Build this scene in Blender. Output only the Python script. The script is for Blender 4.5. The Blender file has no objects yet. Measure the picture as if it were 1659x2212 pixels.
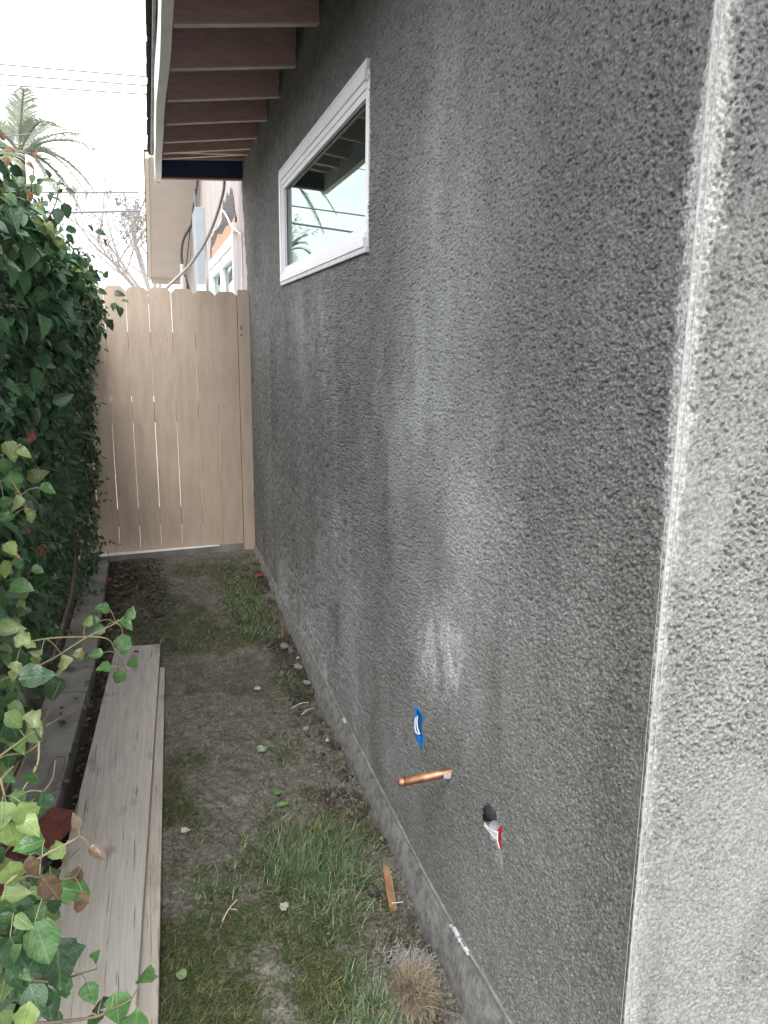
import bpy, bmesh, math, random
import numpy as np
from mathutils import Vector, Matrix
R = math.radians
random.seed(7); rng = np.random.default_rng(7)
sc = bpy.context.scene
COL = sc.collection

# ------------------------------------------------------------------ camera
YAW, PITCH, ROLL = R(17.4), R(12.9), R(0.85)
cam_d = bpy.data.cameras.new("camera"); cam = bpy.data.objects.new("camera", cam_d); COL.objects.link(cam)
fw = Vector((math.sin(YAW)*math.cos(PITCH), math.cos(YAW)*math.cos(PITCH), -math.sin(PITCH)))
r0 = Vector((math.cos(YAW), -math.sin(YAW), 0)); u0 = r0.cross(fw)
rt = math.cos(ROLL)*r0 + math.sin(ROLL)*u0; up = -math.sin(ROLL)*r0 + math.cos(ROLL)*u0
M = Matrix((rt, up, -fw)).transposed().to_4x4(); M.translation = Vector((-0.78, 0, 1.55))
cam.matrix_world = M
cam_d.lens = 1600/2212*36; cam_d.sensor_width = 36; cam_d.sensor_fit = 'AUTO'
cam_d.clip_start = 0.02; cam_d.clip_end = 3000
sc.camera = cam
sc.render.resolution_x, sc.render.resolution_y = 768, 1024

# ------------------------------------------------------------------ world: bright overcast sky
SUN_EL, SUN_ROT = R(58), R(200)
world = bpy.data.worlds.new("World"); sc.world = world; world.use_nodes = True
nt = world.node_tree; nt.nodes.clear()
def wn(t, **k):
    n = nt.nodes.new(t)
    for a, b in k.items(): setattr(n, a, b)
    return n
sky = wn('ShaderNodeTexSky', sky_type='NISHITA', sun_disc=False, sun_elevation=SUN_EL, sun_rotation=SUN_ROT, air_density=1.0, dust_density=4.0, ozone_density=1.0)
hs = wn('ShaderNodeHueSaturation'); hs.inputs['Saturation'].default_value = 0.25
tc = wn('ShaderNodeTexCoord'); mp = wn('ShaderNodeMapping'); mp.inputs['Scale'].default_value = (1, 1, 3.0)
nz = wn('ShaderNodeTexNoise'); nz.inputs['Scale'].default_value = 2.2; nz.inputs['Detail'].default_value = 5
cr = wn('ShaderNodeValToRGB')
cr.color_ramp.elements[0].position = 0.38; cr.color_ramp.elements[0].color = (8.0, 8.4, 9.0, 1)
cr.color_ramp.elements[1].position = 0.62; cr.color_ramp.elements[1].color = (12, 12.1, 12.3, 1)
mx = wn('ShaderNodeMixRGB'); mx.inputs[0].default_value = 0.75
bg = wn('ShaderNodeBackground'); bg.inputs['Strength'].default_value = 0.13
wo = wn('ShaderNodeOutputWorld')
L = nt.links.new
L(sky.outputs[0], hs.inputs['Color']); L(tc.outputs['Generated'], mp.inputs[0]); L(mp.outputs[0], nz.inputs['Vector'])
L(nz.outputs['Fac'], cr.inputs[0]); L(hs.outputs[0], mx.inputs[1]); L(cr.outputs[0], mx.inputs[2])
L(mx.outputs[0], bg.inputs['Color']); L(bg.outputs[0], wo.inputs[0])
# ------------------------------------------------------------------ sun behind thin cloud
sd = bpy.data.lights.new("sun", 'SUN'); sun = bpy.data.objects.new("sun", sd); COL.objects.link(sun)
sd.energy = 1.0; sd.angle = R(25); sd.color = (1, .965, .92)
az = R(205)   # direction the light comes from, measured from +Y towards +X
dirv = Vector((math.sin(az)*math.cos(SUN_EL), math.cos(az)*math.cos(SUN_EL), math.sin(SUN_EL)))
sun.rotation_euler = dirv.to_track_quat('Z', 'Y').to_euler()
sc.view_settings.view_transform = 'Standard'; sc.view_settings.look = 'None'
sc.view_settings.exposure = 1.3; sc.view_settings.gamma = 1

# ------------------------------------------------------------------ helpers
def tag(o, label=None, cat=None, group=None, kind=None):
    for k, v in (('label', label), ('category', cat), ('group', group), ('kind', kind)):
        if v: o[k] = v
    return o
def thing(name, label, cat, loc=(0, 0, 0), group=None):
    o = bpy.data.objects.new(name, None); COL.objects.link(o); o.location = loc; o.empty_display_size = .1
    return tag(o, label, cat, group)
def mesh(name, V, F, mat, parent=None, smooth=False, colors=None, mats=None, midx=None, luv=None):
    """V (n,3) world coordinates, F list of faces or (m,k) array; object keeps world placement under its parent"""
    me = bpy.data.meshes.new(name)
    V = np.asarray(V, dtype=np.float32)
    off = np.array(parent_loc(parent), dtype=np.float32)
    V = V - off
    if isinstance(F, np.ndarray):
        n, k = F.shape
        me.vertices.add(len(V)); me.vertices.foreach_set('co', V.ravel())
        me.loops.add(n*k); me.loops.foreach_set('vertex_index', F.astype(np.int32).ravel())
        me.polygons.add(n); me.polygons.foreach_set('loop_start', np.arange(0, n*k, k, dtype=np.int32))
        me.update(calc_edges=True)
    else:
        me.from_pydata(V.tolist(), [], F); me.update()
    if smooth: me.polygons.foreach_set('use_smooth', np.ones(len(me.polygons), dtype=bool))
    if colors is not None:
        c = np.asarray(colors, dtype=np.float32)
        if c.shape[1] == 3: c = np.hstack([c, np.ones((len(c), 1), np.float32)])
        a = me.color_attributes.new('Col', 'FLOAT_COLOR', 'POINT'); a.data.foreach_set('color', c.ravel())
    if luv is not None:
        a = me.color_attributes.new('LUV', 'FLOAT_COLOR', 'POINT'); a.data.foreach_set('color', np.asarray(luv, dtype=np.float32).ravel())
    for m in (mats or [mat]): me.materials.append(m)
    if midx is not None: me.polygons.foreach_set('material_index', np.asarray(midx, dtype=np.int32))
    me.validate()
    o = bpy.data.objects.new(name, me); COL.objects.link(o)
    if parent: o.parent = parent
    return o
def parent_loc(p):
    v = Vector((0, 0, 0))
    while p is not None: v += p.location; p = p.parent
    return v
class MB:
    def __init__(s): s.V = []; s.F = []; s.C = []; s.M = []
    def add(s, V, F, col=None, mi=0):
        b = len(s.V); s.V += [tuple(v) for v in V]; s.F += [tuple(b+i for i in f) for f in F]
        s.C += [col or (1, 1, 1)]*len(V); s.M += [mi]*len(F); return s
    def box(s, x0, x1, y0, y1, z0, z1, col=None, mi=0, bev=0):
        if not bev:
            V = [(x, y, z) for x in (x0, x1) for y in (y0, y1) for z in (z0, z1)]
            return s.add(V, [(0,1,3,2),(4,6,7,5),(0,4,5,1),(2,3,7,6),(0,2,6,4),(1,5,7,3)], col, mi)
        bm = bmesh.new(); bmesh.ops.create_cube(bm, size=1)
        for v in bm.verts: v.co = Vector((x0+(x1-x0)*(v.co.x+.5), y0+(y1-y0)*(v.co.y+.5), z0+(z1-z0)*(v.co.z+.5)))
        bmesh.ops.bevel(bm, geom=bm.edges[:], offset=bev, segments=2, affect='EDGES', profile=.5)
        bm.verts.index_update()
        s.add([v.co[:] for v in bm.verts], [[v.index for v in f.verts] for f in bm.faces], col, mi); bm.free(); return s
    def hexa(s, P, col=None, mi=0):   # 8 points: bottom ring 0-3, top ring 4-7
        return s.add(P, [(3,2,1,0),(4,5,6,7),(0,1,5,4),(1,2,6,5),(2,3,7,6),(3,0,4,7)], col, mi)
    def tube(s, pts, rad, n=6, col=None, mi=0, cap=True):
        P = [Vector(p) for p in pts]; m = len(P)
        rr = rad if hasattr(rad, '__len__') else [rad]*m
        V = []; F = []; t = (P[1]-P[0]).normalized(); a = t.orthogonal().normalized()
        for i, p in enumerate(P):
            tt = ((P[min(i+1, m-1)]-P[max(i-1, 0)])).normalized()
            a = (a - tt*a.dot(tt)).normalized(); b = tt.cross(a)
            for k in range(n):
                an = 2*math.pi*k/n; V.append(p + (a*math.cos(an)+b*math.sin(an))*rr[i])
        for i in range(m-1):
            for k in range(n): F.append((i*n+k, i*n+(k+1) % n, (i+1)*n+(k+1) % n, (i+1)*n+k))
        if cap: F += [tuple(range(n))[::-1], tuple((m-1)*n+k for k in range(n))]
        return s.add(V, F, col, mi)
    def build(s, name, mat, parent=None, smooth=False, col=False, mats=None):
        return mesh(name, s.V, s.F, mat, parent, smooth, s.C if col else None, mats, s.M if mats else None)
def curve(pts, n=8):
    """Catmull-Rom through points"""
    P = [Vector(p) for p in pts]; P = [P[0]*2-P[1]] + P + [P[-1]*2-P[-2]]; out = []
    for i in range(1, len(P)-2):
        for k in range(n):
            t = k/n; a, b, c, d = P[i-1:i+3]
            out.append(.5*((2*b)+(c-a)*t+(2*a-5*b+4*c-d)*t*t+(3*b-a-3*c+d)*t**3))
    out.append(P[-2]); return out
def vnoise(x, y, seed=0):
    xi = np.floor(x).astype(np.int64); yi = np.floor(y).astype(np.int64); fx = x-xi; fy = y-yi
    fx = fx*fx*(3-2*fx); fy = fy*fy*(3-2*fy)
    def h(a, b):
        n = (a*374761393 + b*668265263 + seed*974634777) & 0xffffffff
        n = ((n ^ (n >> 13))*1274126177) & 0xffffffff
        return ((n ^ (n >> 16)) & 0xffffff)/float(0xffffff)*2-1
    return (h(xi, yi)*(1-fx)+h(xi+1, yi)*fx)*(1-fy) + (h(xi, yi+1)*(1-fx)+h(xi+1, yi+1)*fx)*fy
def fbm(x, y, o=4, seed=0):
    s = 0; a = 1; t = 0
    for i in range(o):
        s = s + a*vnoise(x*2**i+17.3*i, y*2**i-9.1*i, seed+i); t += a; a *= .5
    return s/t
def worley(x, y, seed=0):
    """distance to the nearest jittered grain centre, and that grain's random value"""
    xi = np.floor(x).astype(np.int64); yi = np.floor(y).astype(np.int64); best = np.full(x.shape, 9., np.float32); val = np.zeros(x.shape, np.float32)
    for i in (-1, 0, 1):
        for j in (-1, 0, 1):
            a = xi+i; b = yi+j; n = (a*374761393 + b*668265263 + seed*974634777) & 0xffffffff
            n = ((n ^ (n >> 13))*1274126177) & 0xffffffff; n = n ^ (n >> 16)
            d = (a+(n & 1023)/1023.-x)**2+(b+((n >> 10) & 1023)/1023.-y)**2; k = d < best
            best = np.where(k, d, best); val = np.where(k, ((n >> 20) & 1023)/1023., val)
    return np.sqrt(best), val
def sstep(a, b, x): t = np.clip((x-a)/(b-a), 0, 1); return t*t*(3-2*t)
def bump(x, y, cx, cy, sx, sy): return np.exp(-((x-cx)/sx)**2-((y-cy)/sy)**2)

# ------------------------------------------------------------------ materials
def mat(name, col=(.5, .5, .5), rough=.7, metal=0, spec=.5, var=0, scale=20, stretch=(1, 1, 1), bumpd=0, bumps=None, attr=False, col2=None, ramp=(.35, .65), obj=True, transl=0, detail=6, coat=0):
    m = bpy.data.materials.new(name); m.use_nodes = True; n = m.node_tree; b = n.nodes['Principled BSDF']; k = n.links.new
    b.inputs['Roughness'].default_value = rough; b.inputs['Metallic'].default_value = metal
    b.inputs['Specular IOR Level'].default_value = spec; b.inputs['Coat Weight'].default_value = coat
    tcn = n.nodes.new('ShaderNodeTexCoord'); mpn = n.nodes.new('ShaderNodeMapping'); mpn.inputs['Scale'].default_value = stretch
    k(tcn.outputs['Object'], mpn.inputs[0])
    c2 = col2 or tuple(c*(1-var) for c in col)
    if attr:
        at = n.nodes.new('ShaderNodeVertexColor'); at.layer_name = 'Col'; src = at.outputs['Color']
    if var or col2:
        nn = n.nodes.new('ShaderNodeTexNoise'); nn.inputs['Scale'].default_value = scale; nn.inputs['Detail'].default_value = detail
        k(mpn.outputs[0], nn.inputs['Vector']); rp = n.nodes.new('ShaderNodeValToRGB'); k(nn.outputs['Fac'], rp.inputs[0])
        rp.color_ramp.elements[0].position, rp.color_ramp.elements[1].position = ramp
        if attr:
            v = 1-var; rp.color_ramp.elements[0].color = (v, v, v, 1); rp.color_ramp.elements[1].color = (1, 1, 1, 1)
            mm = n.nodes.new('ShaderNodeMixRGB'); mm.blend_type = 'MULTIPLY'; mm.inputs[0].default_value = 1
            k(src, mm.inputs[1]); k(rp.outputs[0], mm.inputs[2]); src = mm.outputs[0]
        else:
            rp.color_ramp.elements[0].color = (*c2, 1); rp.color_ramp.elements[1].color = (*col, 1); src = rp.outputs[0]
        k(src, b.inputs['Base Color'])
    elif attr: k(src, b.inputs['Base Color'])
    else: b.inputs['Base Color'].default_value = (*col, 1)
    if bumpd:
        bn = n.nodes.new('ShaderNodeTexNoise'); bn.inputs['Scale'].default_value = bumps or scale; bn.inputs['Detail'].default_value = 8
        k(mpn.outputs[0], bn.inputs['Vector']); bb = n.nodes.new('ShaderNodeBump'); bb.inputs['Strength'].default_value = 1
        bb.inputs['Distance'].default_value = bumpd; k(bn.outputs['Fac'], bb.inputs['Height']); k(bb.outputs[0], b.inputs['Normal'])
    if transl:
        tr = n.nodes.new('ShaderNodeBsdfTranslucent'); ms = n.nodes.new('ShaderNodeMixShader'); ms.inputs[0].default_value = transl
        if attr: k(src, tr.inputs[0])
        else: tr.inputs[0].default_value = (*col, 1)
        k(b.outputs[0], ms.inputs[1]); k(tr.outputs[0], ms.inputs[2]); k(ms.outputs[0], n.nodes['Material Output'].inputs[0])
    return m
m_stucco = mat('stucco', attr=True, rough=.92, spec=.2, var=.38, scale=170, bumpd=.0016, bumps=330, ramp=(.38, .6))
m_found = mat('foundation_concrete', (.215, .212, .203), .85, var=.5, scale=26, stretch=(1, 1.2, 1.2), ramp=(.3, .62), bumpd=.006, bumps=75, spec=.25)
m_screed = mat('galvanised_screed', (.27, .265, .25), .6, var=.5, scale=12)
m_bead = mat('white_corner_bead', (.5, .49, .46), .6, var=.35, scale=40)
m_vinyl = mat('white_vinyl', (.84, .84, .86), .35, var=.04, scale=6)
m_flange = mat('dusty_flange', (.76, .76, .77), .6, var=.18, scale=25)
m_rafter = mat('rafter_wood', (.70, .49, .46), .8, col2=(.55, .37, .35), scale=9, stretch=(1.2, 6, 9), bumpd=.001, bumps=20)
m_rafterb = mat('rafter_edge', (.72, .60, .50), .8, var=.15, scale=14)
m_sheath = mat('sheathing', (.4, .28, .24), .85, var=.35, scale=8, stretch=(1, 6, 1))
m_fascia = mat('fascia_paint', (.80, .79, .74), .6, var=.14, scale=10, stretch=(2, .5, 2), bumpd=.0006)
m_shingle = mat('asphalt_shingle', (.035, .035, .036), .95, var=.4, scale=60, bumpd=.003)
m_blue = mat('dark_blue_board', (.02, .05, .14), .6, var=.4, scale=6)
m_fence = mat('fence_paint', (.55, .44, .35), .75, col2=(.45, .355, .28), scale=4, stretch=(4, 4, .8), bumpd=.0035, bumps=26, ramp=(.25, .6), spec=.3)
m_fence_d = mat('fence_back', (.16, .12, .09), .85, var=.3, scale=8)
m_conc = mat('concrete', (.30, .285, .26), .9, col2=(.19, .18, .165), scale=6, bumpd=.002, bumps=60)
m_conc_l = mat('light_concrete', (.62, .6, .56), .85, var=.15, scale=5)
m_oldst = mat('old_pink_stucco', (.54, .485, .46), .9, col2=(.43, .385, .365), scale=3.5, stretch=(1, 1.5, .5), bumpd=.008, bumps=55)
m_soffit = mat('soffit_paint', (.58, .53, .48), .85, var=.08, scale=4, bumpd=.001, bumps=80)
m_trim = mat('beige_trim', (.66, .6, .48), .6, var=.1, scale=6)
m_panel = mat('grey_metal_panel', (.36, .41, .44), .45, metal=.2, var=.12, scale=5)
m_cable_g = mat('grey_cable', (.42, .40, .38), .5)
m_cable_b = mat('black_cable', (.05, .052, .06), .5)
m_white = mat('white_plastic', (.8, .79, .77), .4)
m_ply = mat('bare_plywood', (.62, .36, .24), .8, col2=(.5, .28, .18), scale=6, stretch=(1, 1, 4))
m_paper = mat('torn_black_paper', (.03, .03, .03), .9, col2=(.16, .155, .15), scale=40, ramp=(.45, .6), bumpd=.01)
m_ground = mat('mud', attr=True, rough=.72, spec=.35, var=.5, scale=70, ramp=(.36, .62), bumpd=.010, bumps=85)
m_clod = mat('soil', attr=True, rough=.95, var=.35, scale=120, bumpd=.002, bumps=260)
m_grass = mat('grass', attr=True, rough=.55, spec=.3, transl=.25)
m_leaf = mat('leaf', attr=True, rough=.33, spec=.6, transl=.12, var=.22, scale=60)
def add_veins(m):
    """pale side veins and midrib from the (length, width) coordinates stored on every leaf"""
    n = m.node_tree; k = n.links.new; b = n.nodes['Principled BSDF']
    def mth(op, a, c=None):
        x = n.nodes.new('ShaderNodeMath'); x.operation = op
        for i, v in enumerate((a, c)):
            if v is None: continue
            if hasattr(v, 'default_value') or hasattr(v, 'is_linked'): k(v, x.inputs[i])
            else: x.inputs[i].default_value = v
        return x.outputs[0]
    at = n.nodes.new('ShaderNodeVertexColor'); at.layer_name = 'LUV'; sp = n.nodes.new('ShaderNodeSeparateColor'); k(at.outputs['Color'], sp.inputs[0])
    u, v = sp.outputs[0], sp.outputs[1]; av = mth('ABSOLUTE', mth('SUBTRACT', v, .5))
    w = mth('SINE', mth('SUBTRACT', mth('MULTIPLY', u, 40), mth('MULTIPLY', av, 55)))
    side = mth('MULTIPLY', mth('MAXIMUM', mth('SUBTRACT', w, .78), 0), 2.2); mid = mth('MAXIMUM', mth('SUBTRACT', 1, mth('MULTIPLY', av, 28)), 0)
    f = mth('MINIMUM', mth('ADD', mth('MULTIPLY', side, .55), mth('MULTIPLY', mid, .8)), .6)
    old = b.inputs['Base Color'].links[0].from_socket; mx_ = n.nodes.new('ShaderNodeMixRGB'); k(f, mx_.inputs[0]); k(old, mx_.inputs[1])
    li = n.nodes.new('ShaderNodeMixRGB'); li.blend_type = 'ADD'; li.inputs[0].default_value = 1; k(old, li.inputs[1]); li.inputs[2].default_value = (.07, .10, .05, 1); k(li.outputs[0], mx_.inputs[2])
    k(mx_.outputs[0], b.inputs['Base Color']); bb = n.nodes.new('ShaderNodeBump'); bb.inputs['Distance'].default_value = .0012; bb.inputs['Strength'].default_value = .9
    k(f, bb.inputs['Height']); nz_ = n.nodes.new('ShaderNodeTexNoise'); nz_.inputs['Scale'].default_value = 90; tc_ = n.nodes.new('ShaderNodeTexCoord'); k(tc_.outputs['Object'], nz_.inputs['Vector'])
    b2 = n.nodes.new('ShaderNodeBump'); b2.inputs['Distance'].default_value = .003; b2.inputs['Strength'].default_value = .6; k(nz_.outputs['Fac'], b2.inputs['Height']); k(bb.outputs[0], b2.inputs['Normal']); k(b2.outputs[0], b.inputs['Normal'])
add_veins(m_leaf)
m_leafd = mat('dead_leaf', attr=True, rough=.85)
m_stem = mat('woody_stem', (.17, .135, .095), .85, var=.4, scale=40)
m_stemg = mat('green_stem', (.27, .25, .13), .7, var=.35, scale=40)
m_brick = mat('red_brick', (.19, .06, .042), .9, col2=(.13, .04, .03), scale=30, bumpd=.002, bumps=90)
m_copper = mat('copper', (.68, .36, .23), .48, metal=1, col2=(.40, .19, .12), scale=45)
m_tape = mat('blue_tape', (.01, .27, .88), .5, var=.12, scale=30)
m_dark = mat('dark_void', (.012, .012, .013), .9)
m_condd = mat('dark_conduit', (.10, .105, .115), .6, var=.4, scale=40)
m_red = mat('red_wire', (.45, .02, .03), .45)
m_plaster = mat('white_plaster', (.62, .64, .66), .85, var=.35, scale=60, bumpd=.003)
m_stake = mat('stake_wood', (.29, .15, .07), .8, col2=(.17, .09, .05), scale=14, stretch=(3, 3, .5), bumpd=.001)
m_straw = mat('dry_roots', attr=True, rough=.85)
m_stone = mat('stone', (.55, .53, .5), .85, var=.35, scale=60)
m_wire = mat('power_cable', (.2, .21, .24), .7)
m_bark = mat('bark', (.46, .43, .41), .9, var=.3, scale=20)
m_palm = mat('palm_leaf', (.42, .46, .36), .6, col2=(.3, .34, .27), scale=2, transl=.3)  # leaf colour lightened to carry the haze over the distant palm
m_palmt = mat('palm_trunk', (.25, .18, .14), .9, var=.4, scale=10)
m_tile = mat('roof_tile', (.42, .24, .16), .85, var=.3, scale=10)
def plank_material(name, c1, c2):
    m = bpy.data.materials.new(name); m.use_nodes = True; n = m.node_tree; b = n.nodes['Principled BSDF']; k = n.links.new
    b.inputs['Roughness'].default_value = .85; b.inputs['Specular IOR Level'].default_value = .25
    t = n.nodes.new('ShaderNodeTexCoord')
    def nz(scale, st, det, dist=0):
        mp = n.nodes.new('ShaderNodeMapping'); mp.inputs['Scale'].default_value = st; k(t.outputs['Object'], mp.inputs[0])
        a = n.nodes.new('ShaderNodeTexNoise'); a.inputs['Scale'].default_value = scale; a.inputs['Detail'].default_value = det; a.inputs['Distortion'].default_value = dist
        k(mp.outputs[0], a.inputs['Vector']); return a.outputs['Fac']
    def rp(src, p0, p1, a, z):
        r = n.nodes.new('ShaderNodeValToRGB'); k(src, r.inputs[0]); r.color_ramp.elements[0].position = p0; r.color_ramp.elements[1].position = p1
        r.color_ramp.elements[0].color = (*a, 1); r.color_ramp.elements[1].color = (*z, 1); return r.outputs[0]
    def mul(a, c):
        x = n.nodes.new('ShaderNodeMixRGB'); x.blend_type = 'MULTIPLY'; x.inputs[0].default_value = 1; k(a, x.inputs[1]); k(c, x.inputs[2]); return x.outputs[0]
    grain = nz(34, (3.2, .16, 3), 6, .6)
    crack = nz(26, (4.5, .12, 4), 3, 1.2)
    base = rp(grain, .3, .7, c2, c1)
    cr_ = rp(crack, .30, .37, (.34, .31, .28), (1, 1, 1))
    st = rp(nz(7, (1.3, .7, 1), 4), .30, .42, (.62, .6, .58), (1, 1, 1))
    big = rp(nz(1.6, (1, 1, 1), 3), .3, .7, (.84, .84, .86), (1.0, .97, .93))
    k(mul(mul(mul(base, cr_), st), big), b.inputs['Base Color'])
    bb = n.nodes.new('ShaderNodeBump'); bb.inputs['Distance'].default_value = .0015; bb.inputs['Strength'].default_value = .8
    k(cr_, bb.inputs['Height']); k(bb.outputs[0], b.inputs['Normal']); return m
m_plank = plank_material('weathered_plank', (.55, .52, .47), (.42, .395, .355))
m_plank2 = plank_material('weathered_plank_pinkish', (.55, .505, .45), (.42, .375, .33))
m_plankend = mat('plank_edge', (.2, .185, .165), .9, var=.35, scale=30, stretch=(1, .2, 1))
def glass_material():
    m = bpy.data.materials.new('window_glass'); m.use_nodes = True; n = m.node_tree; k = n.links.new; n.nodes.clear()
    d = n.nodes.new('ShaderNodeBsdfDiffuse'); d.inputs[0].default_value = (.012, .016, .014, 1)
    g = n.nodes.new('ShaderNodeBsdfGlossy'); g.inputs['Roughness'].default_value = .012; g.inputs[0].default_value = (.80, .95, .90, 1)
    f = n.nodes.new('ShaderNodeFresnel'); f.inputs[0].default_value = 3.6
    x = n.nodes.new('ShaderNodeMixShader'); o = n.nodes.new('ShaderNodeOutputMaterial')
    k(f.outputs[0], x.inputs[0]); k(d.outputs[0], x.inputs[1]); k(g.outputs[0], x.inputs[2]); k(x.outputs[0], o.inputs[0]); return m
m_glass = glass_material()

# ================================================================== the stuccoed house
house = thing('stucco_house', 'house side wall in fresh grey cement stucco with open rafter eave and one white window', 'house', (0, 3.5, 0))
def corner_y(z): return .937 + .02*z
def wall_mesh():
    ys = [6.75]
    while ys[-1] > 0: ys.append(ys[-1]-min(.0145, max(.00155, .0014*ys[-1]**2))) if ys[-1] > .97 else ys.append(-1)
    ys = np.array(ys[:-1]); nm = len(ys)
    xs = np.cumsum(np.r_[0, np.full(270, .0016), np.full(30, .012)])[1:]
    nf = len(xs); zs = np.r_[np.arange(-.15, 2.75, .0021), np.arange(2.76, 3.12, .012)]
    Z, I = np.meshgrid(zs, np.arange(nm+nf), indexing='ij')
    main = I < nm; t = np.clip((ys-ys.min())/(6.75-ys.min()), 0, 1)
    Yb = np.where(main, ys[np.minimum(I, nm-1)], ys[-1]); yc = corner_y(Z)
    Y = np.where(main, Yb + (yc-ys[-1])*np.clip(1-(Yb-ys[-1])/1.0, 0, 1), yc)
    X = np.where(main, 0, np.r_[np.zeros(nm), xs][I])
    S = np.where(main, yc-Y, X)          # signed distance round the corner (main side negative)
    Z = Z + .055*sstep(2.0, 1.15, Y)*np.clip(1-(Z+.15)/.6, 0, 1)*main
    # granular sand finish
    u = S; v = Z
    n1 = vnoise(u*140, v*140, 1); n2 = vnoise(u*235, v*235, 2); n3 = vnoise(u*400, v*400, 3); n0 = fbm(u*9, v*9, 3, 8)
    fw_ = sstep(1.6, 4.0, Y)*main; nc = vnoise(u*48, v*42, 15)+.7*vnoise(u*24, v*30, 16)
    g = (.5*n1+.85*n2+.6*n3)*(1-.6*fw_)+.9*nc*fw_
    pit = np.minimum(0, g+.15)
    wj = .35*n2 ; d1, v1 = worley(u*172+wj, v*172+.3*n1, 7); d2, v2 = worley(u*290, v*290, 8)
    grain = (.35+.9*v1)*(1-1.6*np.minimum(d1, .62)**2) + .32*(.3+v2)*(1-1.6*np.minimum(d2, .62)**2)
    rough = .75+.5*sstep(-.4, .5, fbm(u*1.7, v*1.7, 2, 31))
    smoothp = np.where(main, 0, sstep(.05, .5, fbm(u*5+3, v*3.2, 3, 77)+.25*(v < .5)+.15))
    h = (.0006*g + .0030*pit + .0042*(grain-.6)*(1-.45*fw_) - .0055*sstep(.13, .05, v1)*(1-.5*fw_) + .0022*nc*fw_)*rough*(1-.75*smoothp) + .0035*n0
    h = h*np.where(main, 1.0, .85)
    near = np.clip(np.abs(S)/.045, .4, 1)*np.clip(np.abs(S)/.004, 0, 1)
    h = h*near
    wx = np.where(main, -1., 0); wy = np.where(main, 0, -1.)
    X = X + wx*h; Y = Y + wy*h
    # tone: cement curing blotches, washed streaks, efflorescence, painted eave shade
    st = fbm(Y*5.5+.8*fbm(Y*2, Z*2, 2, 5), Z*.85, 4, 11); bl = fbm(Y*2.1, Z*1.9, 4, 12); fine = fbm(u*40, v*40, 2, 13); st2 = fbm(Y*13, Z*1.3, 3, 14)
    tone = (.188 + .042*bl + .012*fine)*(1+(.34*(v1-.5)+.16*vnoise(u*300+9, v*300, 91))*(1-.4*fw_)+.14*vnoise(u*130+9, v*130, 92)+.20*fw_*vnoise(u*36+3, v*34, 93))
    lt = (.085*bump(Y, Z, 2.1, 1.25, .42, .5) + .045*bump(Y, Z, 3.3, .85, .7, .55) + .05*bump(Y, Z, 1.72, 1.0, .3, .35) + .035*bump(Y, Z, 1.95, 2.15, .35, .4)
          + .03*bump(Y, Z, 4.2, 1.6, .7, .3) + .07*bump(Y, Z, 4.4, -.1, 1.2, .28) + .03*bump(Y, Z, 2.6, .1, .8, .3) + .03*bump(Y, Z, 1.4, .9, .35, .7) + .03*bump(Y, Z, 5.2, .7, .7, .9) + .05*bump(Y, Z, 3.7, 1.6, .5, .3) + .04*bump(Y, Z, 3.2, .35, 1.0, .45) + .05*bump(Y, Z, 1.95, 1.75, .3, .3))
    tone = tone + 2.1*lt*np.clip(.85+.75*st+.7*fbm(Y*5, Z*4, 4, 17)+.3*st2, .1, 2)
    tone = tone - .035*bump(Y, Z, 1.02, .9, .16, 1.2) - .012*sstep(.15, .5, -st)*sstep(2.4, 1.0, Z)
    tone = tone - .025*bump(Y, Z, 5.5, 2.6, 1.2, .5)  # shade below the eave painted into the tone at the far top
    spl = bump(Y, Z, 1.845, .70, .10, .10)*1.0 + bump(Y, Z, 2.05, .56, .11, .14)*.55 + bump(Y, Z, 2.0, .47, .03, .12)*.4
    spl = spl*np.clip(.55+1.3*fbm(Y*22, Z*7, 4, 41), 0, 1.6)
    spl += .55*sstep(.0, .5, fbm(Y*7, Z*6, 4, 50))*bump(Y, Z, 2.3, 1.3, .6, .6)*.5 + .5*sstep(.1, .6, fbm(Y*9, Z*9, 3, 48))*bump(Y, Z, 3.6, -.1, 1.3, .14)
    spl += .30*bump(Y, Z, 4.16, 1.66, .035, .16)*np.clip(.6+fbm(Y*30, Z*6, 3, 42), 0, 1) + .22*sstep(.35, .75, fbm(Y*3.4, Z*3.4, 4, 43))*np.clip(.4+fine, 0, 1)*bump(Y, Z, 4.4, .1, 1.5, .35)
    spl += .30*sstep(.55, .8, fbm(Y*7, Z*5, 4, 44))*bump(Y, Z, 1.25, 1.7, .3, .5)
    spl += .8*bump(Y, Z, 1.468, .285, .02, .03)*np.clip(.6+fbm(Y*60, Z*60, 2, 45), 0, 1)
    spl += 1.25*bump(Y, Z, 1.89, .66, .17, .13)*np.clip(.5+1.2*fbm(Y*40, Z*16, 4, 49), 0, 1.4)
    tone = tone + .29*np.clip(spl, 0, 1.8)
    ft = .285*(1+.25*(v1-.5)+.12*vnoise(u*240+9, v*240, 91)) + .05*fbm(u*7, v*3, 4, 21) + .035*smoothp - .08*bump(u, v, .12, 1.85, .1, .3) - .05*sstep(.1, .6, fbm(u*16, v*5, 4, 22))
    tone = np.where(main, tone, ft)
    # white lime smeared along the corner bead
    wz_m = np.interp(Z, [.2, .9, 1.15, 1.4, 1.55, 1.8, 1.95, 2.6], [.005, .005, .010, .024, .032, .034, .010, .004])
    wz_f = np.interp(Z, [.2, .5, .9, 1.15, 1.4, 1.55, 1.8, 1.95, 2.6], [.03, .03, .022, .018, .024, .034, .05, .05, .045])
    ed = np.where(main, -S/wz_m, S/wz_f)*1.2 + .75*fbm(u*150, v*110, 3, 23)+.4*fbm(v*9, v*0, 3, 24)
    lime = .9*sstep(1.35, .35, ed)
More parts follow.
